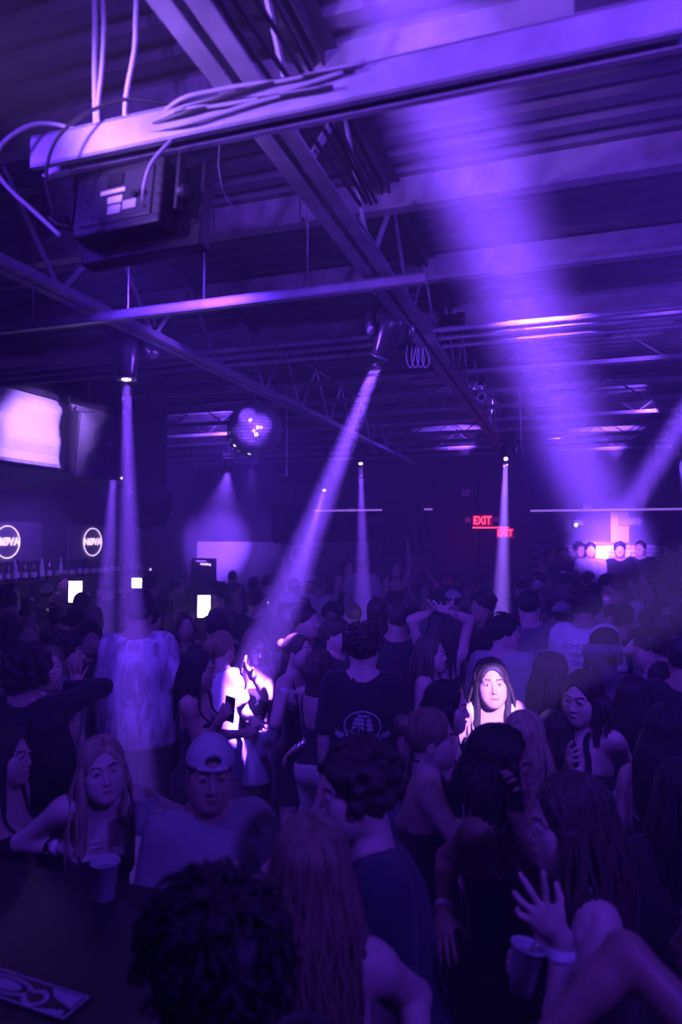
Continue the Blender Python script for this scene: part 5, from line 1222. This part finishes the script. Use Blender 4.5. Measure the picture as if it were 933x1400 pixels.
# ------------------------------------------------------------------ the people one can tell apart, nearest first
SH = ('shoes', 'black'); JB = ('pants', 'dark'); JD = ('pants', 'denim'); JL = ('pants', 'lightdenim')
UP = (0, .2, 1)
p = person('dark tousled head and shoulders close behind the black bar top, turned away', 288, 1338, 1.04, -150, 'm', 'fair', 'messy', 'black', [('tshirt', 'black'), JB, SH], head=(0, 8, 0))
p = person('woman with long streaked hair from behind, bare back in halter top, bottom centre', 426, 1192, 1.55, 172, 'f', 'fair', 'longwavy', 'light', [('halter', 'black', dict(back=1.10, top=1.33)), ('skirt', 'black'), SH], arms={-1: dict(e=(548, 1372, .02), w=(560, 1470, -.1)), 1: dict(e=(372, 1400, 0), w=(360, 1480, -.1))})
p = person('curly haired man in navy t-shirt with fist at his mouth, in left profile', 488, 1084, 1.95, -82, 'm', 'fair', 'curly', 'dark', [('tshirt', 'navy', dict(boxy=.01)), JB, SH], lean=(12, 0), head=(0, 6, 0), arms={-1: dict(h=(436, 1116, .05), pole=(-.4, -.3, -1), curl=(.95, 1, 1, 1, .6), th=(0, .2, 1)), 1: dict(u=(.12, .05, -1), f=(0, -.35, -1))}, fat=1.05)
blond = person('blonde woman in black strappy top with right hand on her hip, facing the camera', 140, 1052, 2.55, 6, 'f', 'pale', 'longwavy', 'blond', [('tank', 'black', dict(top=1.315, strap=.0075)), JD, SH], lean=(12, 0), head=(2, -4, -7), arms={-1: dict(e=(5, 1122, .06), w=(94, 1160, -.03), curl=(.5, .6, .7, .7, .4), th=(0, 0, 1)), 1: dict(e=(236, 1118, .02), w=(222, 1126, -.10), curl=GRIP, th=UP, d=(-.1, -.6, .5))}, shrug=.045, bands=((-1, .05, 'white'), (-1, .085, 'steel'), (1, .03, 'white')))
hold_cup(blond, 1, 'clear plastic cup held by the blonde woman in the black strappy top')
CAPM[0] = cloth('lightgrey')
capman = person('man in a pale backwards cap and loose grey t-shirt looking at the camera', 287, 1056, 2.36, 12, 'm', 'tan', 'cap_back', 'dark', [('tshirt', 'grey', dict(neck=.064, vneck=1.1, boxy=.02, sleeve=.82, hem=.78, wr=.010)), JB, SH], head=(-6, 4, 3), arms={1: dict(e=(392, 1168, .06), w=(330, 1205, -.12), curl=FIST), -1: dict(u=(-.16, .0, -1), f=(.05, -.1, -1))}, fat=1.0)
pw = person('dark haired woman in black dress with wristband on lowered arm, raising a phone', 686, 1046, 2.25, 62, 'f', 'brown', 'shoulder', 'black', [('dress', 'black', dict(skirt=.6)), SH], head=(15, 4, 0), arms={-1: dict(e=(628, 1178, -.05), w=(607, 1246, -.12), curl=RELAX), 1: dict(h=(706, 1112, -.12), pole=(.3, -.3, -1), curl=(.55, .6, .6, .65, .5), th=(.2, .2, 1), d=(0, -.3, .8))}, bands=((-1, .01, 'white'),))
hold_phone(pw, 1, 'dark phone raised by the dark haired woman in the black dress')
q = to_world(pw, INFO[pw.name][1].wri[1]); o = MB().tube(spline([q + Vector((0, 0, .03)), q + Vector((-.04, 0, -.06)), q + Vector((-.09, -.02, -.14)), q + Vector((-.03, -.02, -.2)), q + Vector((.03, 0, -.10)), q + Vector((.02, 0, .0))], 6), .0035, 6).build('chain_strap', M_chrome, None, smooth=True); tag(o, 'thin chain strap dangling from the raised hand of the woman in black', 'strap')
pr = person('lower right woman with long brown hair in left profile, open fingers over a cup', 780, 1126, 1.8, -78, 'f', 'fair', 'longwavy', 'brown', [('tank', 'black', dict(top=1.30)), ('skirt', 'black'), SH], lean=(8, 0), head=(0, 8, 0), arms={1: dict(e=(850, 1372, -.14), w=(768, 1282, -.22), curl=(.0, .28, .5, .62, .25), spread=.55, th=(0, .3, 1), dp=(716, 1222, -.24)), -1: dict(e=(800, 1420, .08), w=(733, 1312, .02), curl=GRIP, th=(0, .1, 1))}, bands=((1, .03, 'white'), (-1, .02, 'black')))
hold_cup(pr, -1, 'pale plastic cup in the hands of the woman in the lower right')
person('bare-armed woman cut off by the bottom right corner, elbow bent', 1012, 1285, 1.25, -80, 'f', 'brown', 'long', 'dark', [('tank', 'black'), ('skirt', 'black')], arms={1: dict(e=(872, 1345, -.02), w=(730, 1440, -.05))})
person('dark long haired woman in black at the right edge beside the halter top woman', 912, 1006, 2.75, 170, 'f', 'fair', 'long', 'black', [('tank', 'black'), ('skirt', 'black'), SH])
person('woman in black standing in shadow at the right edge behind the brown haired one', 935, 1090, 2.15, -160, 'f', 'fair', 'long', 'black', [('longsleeve', 'black'), JB, SH])
person('woman with sleek bun, black choker and halter top, in right profile with an arm out', 590, 1010, 2.8, 92, 'f', 'fair', 'bun', 'light', [('halter', 'black', dict(top=1.30)), ('skirt', 'black'), SH], arms={-1: dict(h=(637, 1084, -.18), pole=(-.6, .4, -1), curl=RELAX), 1: dict(h=(618, 1142, .06), pole=(.3, .6, -1), curl=FIST)}, bands=((1, .02, 'white'),),
       extra=lambda t, S, H, q: MB().lathe([(.0475, -.006), (.049, 0), (.0475, .006)], Vector(S.nb * .45 + S.hc * .55 + V3(0, .028, -.012)), Vector(S.hc - S.nb + V3(0, .02, 0)), 18, caps=False).build('choker', cloth('black'), t))
person('woman with dark bob leaning in behind the bun woman, right profile', 612, 966, 3.3, 80, 'f', 'fair', 'bob', 'black', [('tank', 'dark'), JB, SH], head=(0, 5, 0))
person('woman with long straight blond hair seen from behind, between dark hair and raised phone', 718, 1012, 2.85, 168, 'f', 'fair', 'long', 'blond', [('tank', 'dark'), ('skirt', 'black'), SH])
person('woman with long sleek dark hair from behind, beside the long blond hair', 758, 1004, 3.25, 165, 'f', 'fair', 'long', 'dark', [('tank', 'black'), ('skirt', 'dark'), SH])
halter = person('woman in black halter top with wavy dark hair, eyes lowered, fist at her side', 797, 954, 3.25, -22, 'f', 'fair', 'shoulder', 'dark', [('halter', 'black', dict(top=1.30, strap=.018)), ('skirt', 'black'), SH], head=(-6, 8, 4), arms={-1: dict(e=(788, 1098, -.02), w=(778, 1062, -.22), curl=(.2, .45, .55, .6, .2), th=(.2, -.3, 1), d=(.1, -.2, 1)), 1: dict(e=(862, 1052, .06), w=(842, 1098, -.1), curl=FIST)})
person('woman with very long black hair from behind, right of the halter top woman', 868, 955, 3.55, 165, 'f', 'fair', 'longwavy', 'black', [('tank', 'black'), JB, SH])
lit = person('long haired woman in white top with a white hot beam across half her face', 672, 934, 3.6, 8, 'f', 'fair', 'long', 'dark', [('tank', 'white', dict(top=1.37, strap=.014)), JD, SH], lean=(8, 0), shrug=.045, head=(0, -2, -3), arms={-1: dict(u=(-.35, -.1, -1), f=(.1, -.5, -.8)), 1: dict(u=(.3, -.1, -1), f=(0, -.4, -.9))})
person('woman with long brown hair before the white lettered shirt, face turned away right', 758, 922, 3.95, 135, 'f', 'fair', 'long', 'brown', [('tank', 'dark'), JB, SH], head=(-25, 0, 0))
# left side
person('woman at the left edge with bare shoulder and dark hair, right profile', 8, 1034, 2.75, 62, 'f', 'fair', 'long', 'dark', [('tank', 'black'), JB, SH], arms={-1: dict(u=(-.2, -.2, -1), f=(.1, -.8, -.5))})
person('dark haired figure in black behind the blonde, seen from behind', 66, 1004, 3.05, 172, 'f', 'fair', 'long', 'black', [('jacket', 'black'), JB, SH])
person('man with big dark curls in a black jacket from behind, elbow crooked and wristband raised', 38, 920, 3.8, 152, 'm', 'tan', 'afro', 'black', [('jacket', 'black'), JB, SH], arms={-1: dict(e=(122, 966, .02), w=(80, 940, .12), curl=FIST)}, bands=((-1, .03, 'white'),))
person('light haired woman facing out between the dark curls and the raised hand', 68, 910, 4.35, 12, 'f', 'fair', 'shoulder', 'light', [('tank', 'mid'), JB, SH])
person('curly haired man in right profile with an open raised hand by the tie-dye shirt', 92, 893, 4.5, 80, 'm', 'tan', 'curly', 'black', [('tshirt', 'mid'), JD, SH], arms={-1: dict(h=(103, 948, -.15), pole=(-.3, .2, -1), curl=OPEN, d=(0, -.1, 1), spread=.3)})
person('bearded man in dark shirt left of the tie-dye shirt', 123, 874, 5.3, 8, 'm', 'tan', 'short', 'black', [('tshirt', 'dark'), JB, SH], extra=lambda t, S, H, q: beard(t, S, 'black'))
person('fair woman facing out with rim-lit long hair, left of the bearded man', 38, 868, 5.6, 6, 'f', 'fair', 'long', 'light', [('tank', 'mid'), JB, SH])
person('woman peeking out right of the tie-dye shirt', 231, 886, 5.1, 32, 'f', 'fair', 'long', 'dark', [('tank', 'dark'), JB, SH])
TD = tie_dye('tie_dye_cotton', (.34, .31, .36), (.74, .72, .77)); TD2 = tie_dye('tie_dye_pale', (.36, .34, .38), (.62, .6, .64))
person('big man in a pale tie-dye t-shirt from behind, head inside the vertical left beam', 190, 836, 4.85, 178, 'm', 'tan', 'short', 'black', [('tshirt', TD, dict(boxy=.035, sleeve=.95, hem=.80, wr=.012)), ('shorts', 'dark', dict(hem=.42, loose=.03)), SH], fat=1.18)
phw = person('long black haired woman in black lace top looking at a phone, right profile', 272, 916, 4.2, 68, 'f', 'tan', 'long', 'black', [('tank', 'black', dict(top=1.32)), JB, SH], head=(0, 6, 0), arms={-1: dict(e=(240, 1012, -.05), w=(300, 986, -.2), curl=(.5, .55, .6, .6, .4), th=(0, .2, 1)), 1: dict(u=(.1, -.2, -1), f=(-.3, -1, .2))})
hold_phone(phw, -1, 'phone held out by the long haired woman before the white hot beam')
person('woman in a white cropped tee flooded by the slanting beam, turned away', 303, 886, 4.84, 140, 'f', 'fair', 'ponytail', 'light', [('tshirt', 'white', dict(hem=1.02, boxy=.01)), ('shorts', 'lightdenim', dict(hem=.72)), SH], arms={-1: dict(e=(332, 958, -.1), w=(346, 985, -.25)), 1: dict(u=(.3, -.2, -1), f=(0, -.6, -.7))})
person('woman in black top and white skirt full in the slanting beam, arm bent up', 349, 884, 5.02, 18, 'f', 'fair', 'long', 'light', [('crop', 'black', dict(top=1.33)), ('skirt', 'white', dict(hem=.62)), SH], head=(10, 22, 0), arms={1: dict(e=(368, 950, -.12), w=(344, 922, -.25), curl=RELAX), -1: dict(e=(318, 955, 0), w=(340, 985, -.15), curl=GRIP)}, bands=((1, .02, 'black'),))
cw = person('woman in black mini outfit holding a drooping cup, looking right, beside the lit pair', 408, 892, 4.6, 52, 'f', 'fair', 'bun', 'brown', [('tank', 'black'), ('skirt', 'black', dict(hem=.66)), SH], head=(8, -8, 6), arms={-1: dict(e=(374, 954, -.02), w=(391, 940, -.2), curl=(.3, .35, .4, .45, .3), d=(0, -.2, -1), th=(.4, -.6, 0)), 1: dict(u=(.1, .1, -1), f=(0, -.3, -1))}, bands=((-1, .02, 'white'),))
hold_cup(cw, -1, 'pale cup dangling from the hand of the woman in the black mini outfit', tilt=(0, 0, 1))
ship = person('man in black t-shirt with a sailing ship emblem on the back', 497, 886, 4.0, 179, 'm', 'fair', 'messy', 'dark', [('tshirt', 'black', dict(boxy=.03, sleeve=.85)), JL, SH], head=(-14, 0, 0), arms={1: dict(u=(.12, 0, -1), f=(.05, -.2, -1)), -1: dict(u=(-.14, 0, -1), f=(-.02, -.2, -1))})
person('brown haired woman in strappy top and white trousers from behind, left of the ship shirt', 438, 913, 4.45, 155, 'f', 'fair', 'bob', 'brown', [('tank', 'dark', dict(back=1.22)), ('pants', 'cream'), SH], arms={1: dict(e=(418, 975, 0), w=(407, 1022, -.05)), -1: dict(u=(-.1, 0, -1), f=(0, -.4, -.9))}, bands=((1, .02, 'steel'), (1, .05, 'steel')))
person('woman with long auburn hair in right profile, pale strap top, right of the ship shirt', 590, 894, 4.7, 72, 'f', 'fair', 'long', 'brown', [('tank', 'mid'), JB, SH])
person('woman with both arms folded over her head behind the auburn haired one', 604, 858, 5.2, 170, 'f', 'fair', 'long', 'dark', [('tank', 'black'), JB, SH], arms={-1: dict(e=(634, 862, 0), w=(608, 836, -.05), curl=RELAX), 1: dict(e=(576, 862, 0), w=(600, 834, .05), curl=RELAX)})
do = person('man in mauve grey t-shirt lettered on the back, dark hair, head in right profile', 690, 866, 5.0, 168, 'm', 'fair', 'messy', 'black', [('tshirt', 'grey', dict(boxy=.05, sleeve=.95)), JB, SH], head=(-72, 0, 0), fat=1.05)
bow = person('man in dark t-shirt with pale lettering, left of the white lettered shirt', 724, 828, 5.8, 176, 'm', 'fair', 'short', 'black', [('tshirt', 'mid', dict(boxy=.05)), JB, SH], fat=1.1)
wt = person('tall bushy haired man in white t-shirt lettered down the back', 800, 827, 5.6, 182, 'm', 'tan', 'bigcurl', 'black', [('tshirt', 'white', dict(boxy=.05, sleeve=.95)), JB, SH], fat=1.08)
person('man in pale blotched t-shirt with dark mop of hair nuzzling a woman, left profile', 884, 886, 4.6, -72, 'm', 'fair', 'messy', 'black', [('tshirt', TD2, dict(boxy=.02)), JB, SH], lean=(10, 0), head=(0, 8, 0), arms={1: dict(u=(.15, -.1, -1), f=(0, -.8, -.6))})
person('long black haired woman with her forearm across, face to face with the blotched shirt man', 832, 884, 4.75, 98, 'f', 'fair', 'long', 'black', [('longsleeve', 'mid'), JB, SH], arms={-1: dict(e=(812, 905, -.2), w=(852, 890, -.2), curl=RELAX)})
M_ink = mat('pale_shirt_ink', (.42, .42, .45), .8, var=.1); M_inkd = mat('dark_shirt_ink', (.18, .16, .22), .8, var=.1)
# ship emblem: ring, hull, masts and sails, scroll
sh_ = []; cz = 1.235
sh_.append(ring2d(0, cz, .100, .082, .008)); sh_.append(ring2d(0, cz - .004, .128, .112, .018, PI * 1.10, PI * 1.90)); sh_.append(ring2d(0, cz - .004, .104, .088, .014, PI * 1.15, PI * 1.85))
k_ = -1   # seen from behind: the picture's right is the wearer's right
for (x0, x1, z0, z1) in ((-.045, .01, .030, .046), (-.052, .012, .008, .025), (-.060, .012, -.016, .002), (-.03, .03, .050, .062), (.016, .05, .024, .040), (.018, .056, .0, .018), (.02, .058, -.022, -.006)):
    sh_.append(quad2d((k_ * x0, cz + z0), (k_ * x1, cz + z0 - .004), (k_ * (x1 - .004), cz + z1 - .003), (k_ * (x0 + .008), cz + z1)))
sh_.append(quad2d((k_ * -.05, cz - .036), (k_ * .052, cz - .04), (k_ * .046, cz - .058), (k_ * -.036, cz - .058))); sh_.append(quad2d((k_ * -.085, cz - .018), (k_ * -.045, cz - .03), (k_ * -.045, cz - .035), (k_ * -.085, cz - .022)))
for x in (-.018, .036): sh_.append(quad2d((k_ * (x - .002), cz - .04), (k_ * (x + .002), cz - .04), (k_ * (x + .002), cz + .07), (k_ * (x - .002), cz + .07)))
for s in (-1, 1): sh_.append(quad2d((s * .105, cz - .055), (s * .125, cz - .035), (s * .150, cz - .022), (s * .138, cz - .038), (s * .152, cz - .048), (s * .122, cz - .074)))
sh_.append(quad2d((-.03, cz - .075), (-.022, cz - .060), (0, cz - .056), (.022, cz - .060), (.03, cz - .075), (.024, cz - .09), (-.024, cz - .09)))
print_on(ship, 't_shirt', sh_, 1, M_ink, 'ship_print')
rows = ['SOMETHING', 'VIBRANT', 'CREATE', 'ODES', 'SENSUAL', 'IN MIND', 'SOUND']
print_on(wt, 't_shirt', [text2d(r, .052, -.005 * i + .02, 1.335 - .058 * i, .95, True) for i, r in enumerate(rows)], 1, M_inkd, 'lettering')
print_on(do, 't_shirt', [text2d('DO', .075, .10, 1.30, .8, True), text2d('D', .075, .125, 1.215, .8, True)], 1, M_ink, 'lettering')
print_on(bow, 't_shirt', [text2d('BOW', .085, -.105, 1.285, .95, True, .002), quad2d((-.07, 1.23), (-.12, 1.235), (-.11, 1.16))], 1, M_ink, 'lettering')

for px, py, d, face, sex, hair, k, hx, hy, lab in ((517, 838, 5.9, 165, 'f', 'long', 1, 502, 868, 'long haired woman behind the ship shirt raising something bright'), (350, 822, 7.5, 165, 'm', 'short', -1, 367, 832, 'man holding a lit phone before the white lit wall'), (80, 846, 6.6, 160, 'm', 'short', 1, 66, 842, 'man holding a lit phone in the dark crowd at left')):
    t = person(lab, px, py, d, face, sex, 'fair', hair, 'dark', [('tshirt' if sex == 'm' else 'tank', 'dark'), JB, SH], arms={k: dict(h=(hx, hy, .16), pole=(k * .5, .2, -1), curl=GRIP, th=(0, .3, 1))})
    o = hold_phone(t, k, {502: 'bright sparkling phone raised behind the ship shirt man', 367: 'small lit phone screen in the crowd near the slashed circle', 66: 'small lit phone screen in the dark crowd at left'}[hx], True)
# ------------------------------------------------------------------ deeper crowd: a few figures of each build, copied with their parts
def dist_for(py, h): return FPX * (CAM_H - (h - .12)) / (py - 737.0)
W_ = {}
FARTYPES = {
    'mshort': ('m', 'fair', 'short', 'dark', [('tshirt', 'dark', dict(boxy=.02)), JB, SH], None),
    'mcurl': ('m', 'tan', 'curly', 'black', [('tshirt', 'mid', dict(boxy=.02)), JB, SH], None),
    'mwhite': ('m', 'fair', 'short', 'black', [('tshirt', 'lightgrey', dict(boxy=.02)), JD, SH], None),
    'mblack': ('m', 'tan', 'messy', 'black', [('tshirt', 'black', dict(boxy=.02)), JB, SH], None),
    'mbuzz': ('m', 'fair', 'buzz', 'light', [('tshirt', 'white', dict(boxy=.02)), JB, SH], None),
    'mcap': ('m', 'fair', 'cap_back', 'dark', [('tshirt', 'mid', dict(boxy=.02)), JB, SH], None),
    'mcapf': ('m', 'fair', 'cap_front', 'dark', [('tshirt', 'dark', dict(boxy=.02)), JB, SH], None),
    'mbucket': ('m', 'fair', 'bucket', 'dark', [('jacket', 'dark'), JB, SH], None),
    'flong': ('f', 'fair', 'long', 'dark', [('tank', 'black'), JB, SH], None),
    'fwavy': ('f', 'fair', 'longwavy', 'brown', [('dress', 'dark'), SH], None),
    'fblond': ('f', 'pale', 'long', 'blond', [('crop', 'mid'), ('skirt', 'black'), SH], None),
    'fcurl': ('f', 'brown', 'afro', 'black', [('crop', 'black'), JB, SH], None),
    'fbun': ('f', 'fair', 'bun', 'dark', [('tank', 'wine'), JD, SH], None),
    'fup': ('f', 'fair', 'long', 'dark', [('crop', 'black'), JD, SH], {1: dict(u=(.25, -.2, 1), f=(-.1, 0, 1), curl=OPEN, spread=.4), -1: dict(u=(-.3, -.1, -1), f=(.4, -.6, -.3))}),
    'mup': ('m', 'fair', 'short', 'dark', [('tshirt', 'mid'), JB, SH], {-1: dict(u=(-.35, -.3, 1), f=(.1, -.1, 1), curl=FIST)}),
    'fboth': ('f', 'fair', 'longwavy', 'dark', [('tank', 'mid'), ('skirt', 'black'), SH], {1: dict(u=(.5, 0, 1), f=(-.6, -.1, .6)), -1: dict(u=(-.5, 0, 1), f=(.5, -.2, .7), curl=OPEN)}),
}
DESC = {'mshort': 'short haired man in dark tee', 'mcurl': 'curly haired man in grey tee', 'mwhite': 'dark haired man in pale tee', 'mblack': 'mop haired man in black tee', 'mbuzz': 'cropped head in a white tee', 'mcap': 'man in backwards cap',
        'mcapf': 'man in peaked cap', 'mbucket': 'figure in bucket hat', 'flong': 'dark long haired woman', 'fwavy': 'wavy brown haired woman', 'fblond': 'blond woman', 'fcurl': 'woman with big dark curls', 'fbun': 'woman with hair in a bun',
        'fup': 'woman with one arm thrown up', 'mup': 'man with raised fist', 'fboth': 'woman with both arms up'}
PROTO = {}; FARPOS = []; TAKEN = [(v[0].location.x, v[0].location.y) for v in INFO.values()]
def where(px, py):
    for x, y, r, s in ((125, 741, 60, 'below the right NOVA sign'), (10, 741, 70, 'below the left NOVA sign'), (187, 797, 45, 'by the square white screen'), (279, 832, 45, 'by the dark banner'), (340, 760, 45, 'before the lit white wall'), (409, 758, 40, 'below the slashed circle'), (497, 790, 45, 'in the middle vertical beam'),
                       (560, 720, 50, 'below the dark speaker'), (640, 712, 50, 'below the EXIT sign'), (690, 760, 40, 'under the brightest beam'), (780, 720, 45, 'below the cross poster'), (848, 760, 45, 'before the lit bricks'), (933, 760, 60, 'right of the bricks')):
        if abs(px - x) < r: return s
    return 'in the far crowd'
def face_word(f):
    f = ((f + 180) % 360) - 180
    return 'facing out' if abs(f) < 50 else ('seen from behind' if abs(f) > 130 else ('turned right' if f > 0 else 'turned left'))
def far(px, py, typ, face, h=None, d=None, base=0., extra=''):
    sex = FARTYPES[typ][0]
    if h is None: h = (1.78 if sex == 'm' else 1.66) + random.uniform(-.05, .05)
    if d is None: d = dist_for(py, h)
    if d < 0: d = -d / ray(px, py).y
    elif base == 0:
        cap = (11.2 if px > 715 else 12.4) / ray(px, py).y
        if d > cap: d = cap; py = max(py, 737 + FPX * (CAM_H - 1.72) / d)
        best = None
        for k in (0, .03, -.03, .055, -.055, .08, -.08, -.11, .11, -.14):
            dk = min(d * (1 + k), cap); w = P(px, py, dk); mn = min([((w.x - x) ** 2 + (w.y - y) ** 2) ** .5 for x, y in TAKEN] or [9]); mn = 0 if (-6.35 < w.x < -5.15 and 4.9 < w.y < 11.7) else mn
            if best is None or mn > best[0] + .02: best = (min(mn, .46), dk)
            if mn > .46: break
        d = best[1]
    w = P(px, py, d); TAKEN.append((w.x, w.y)); _, tone, hair, hc, wear, arms = FARTYPES[typ]
    CAPM[0] = cloth('white' if typ == 'mcap' else ('dark' if typ == 'mbucket' else 'lightgrey'))
    if typ not in PROTO:
        t = person('', px, py, d, face, sex, tone, hair, hc, wear, arms=arms, q='far' if d > 7 else 'mid', base=base, eyes=False); PROTO[typ] = (t, (t.rotation_euler.z - (math.atan2(-P(px, py, d).y, -P(px, py, d).x) + R(face) + PI / 2)))
    else:
        t0 = PROTO[typ][0]; S = INFO[t0.name][1]; hw = np.array(P(px, py, d)); v = math.atan2(-hw[1], -hw[0]) + R(face) + PI / 2; Rz = np.array(Matrix.Rotation(v, 3, 'Z')); sc = (hw[2] - base) / S.hc[2]
        root = hw - Rz @ S.hc * sc; root[2] = base; t = dup(t0, Vector(root), (0, 0, v), scale=sc)
    FARPOS.append((t, px, py, d, typ, face)); return t
LIST = [
 # booth behind the brick dado (on the platform)
 (808, 752, 'mwhite', 5, None, -12.28, .44), (848, 752, 'mblack', 2, None, -12.30, .44), (876, 750, 'mshort', -15, None, -12.62, .44), (793, 752, 'mcurl', 20, None, -12.66, .44), (770, 757, 'mblack', 10, None, -12.30, .44), (918, 752, 'mshort', -60, None, -12.40, .44), (752, 760, 'flong', 30, None, -12.64, .44),
 # dancers on the riser
 (496, 771, 'mwhite', 175, None, 9.6, .34), (541, 778, 'fup', 10, None, 9.7, .34), (474, 775, 'flong', 40, None, 9.9, .34),
 # back rows, left to right
 (88, 797, 'mshort', 15, 1.82, 9.7), (12, 822, 'mcurl', 150), (34, 838, 'mblack', 130), (64, 812, 'mcap', 170), (112, 826, 'flong', 170), (150, 804, 'mshort', 160), (128, 848, 'mbuzz', 175), (108, 850, 'mcurl', 100),
 (206, 800, 'mblack', 160), (226, 812, 'fwavy', 150), (241, 804, 'mshort', 80), (247, 822, 'fblond', 170), (262, 815, 'flong', 160), (296, 812, 'mblack', -100), (318, 789, 'mshort', 170), (322, 806, 'fbun', 120), (306, 824, 'fcurl', 140), (347, 800, 'mcurl', 175), (365, 797, 'mup', 175), (378, 792, 'mwhite', 178), 
 (402, 804, 'mcapf', -150), (425, 797, 'mcap', -80), (438, 800, 'mbuzz', 160), (398, 828, 'mcapf', 120), (454, 842, 'fcurl', -20), (482, 842, 'mbuzz', -150), (418, 850, 'mshort', 60), (520, 800, 'mblack', 170), (556, 804, 'fwavy', -30), (545, 846, 'mshort', 175), (566, 838, 'fbun', 160),
 (578, 806, 'fboth', 30), (612, 782, 'mshort', 175), (598, 826, 'mcurl', 178), (625, 788, 'mblack', 150), (637, 808, 'flong', 10), (618, 822, 'mcapf', -110), (655, 790, 'fcurl', 170), (668, 812, 'mshort', 160), (640, 842, 'fwavy', 165), (656, 850, 'flong', 150), (660, 830, 'mblack', -60),
 (712, 800, 'mshort', -170), (735, 806, 'mcap', 175), (757, 824, 'flong', 165), (768, 842, 'mcapf', 178), (742, 790, 'mblack', 160), (770, 792, 'mshort', 175), (786, 796, 'mcurl', 170), (805, 790, 'mblack', 178), (818, 805, 'fwavy', 150), (833, 800, 'mwhite', 50, None, 8.1), (847, 803, 'mbuzz', 182, None, 7.7),
 (838, 842, 'fbun', 30), (852, 846, 'mblack', 178), (870, 842, 'fcurl', 175), (868, 798, 'mshort', -60), (884, 792, 'fwavy', -40), (892, 812, 'flong', -30), (908, 782, 'fcurl', 178), (922, 806, 'mblack', 170), (900, 836, 'flong', 176), (918, 846, 'fblond', -30), (888, 850, 'mbucket', 170), (930, 842, 'mshort', 160), (913, 862, 'fwavy', 170),
 (16, 858, 'fwavy', 160), (205, 846, 'mcurl', 150), (252, 856, 'flong', 20), (296, 858, 'mblack', 170), (382, 862, 'fwavy', 150), (540, 872, 'fcurl', 165), (462, 868, 'mshort', 60), (650, 876, 'flong', 172), (720, 872, 'fwavy', -20), (936, 900, 'mblack', 172), (906, 930, 'flong', 170), (566, 872, 'flong', 165),
]
for it in LIST:
    far(*it[:4], *(list(it[4:]) if len(it) > 4 else []))
from collections import defaultdict
_g = defaultdict(list)
for rec in FARPOS:
    t, px, py, d, typ, face = rec; _g['%s %s %s' % (DESC[typ], face_word(face), 'on the booth platform' if t.location.z > .4 else ('on the riser' if t.location.z > .3 else where(px, py)))].append(rec)
ORD = ['first', 'second', 'third', 'fourth', 'fifth']
for lab, recs in _g.items():
    recs.sort(key=lambda r: r[1])
    for i, r in enumerate(recs): r[0]['label'] = lab if len(recs) == 1 else '%s from left: %s' % (ORD[i], lab); r[0]['group'] = 'dancers in the far crowd'
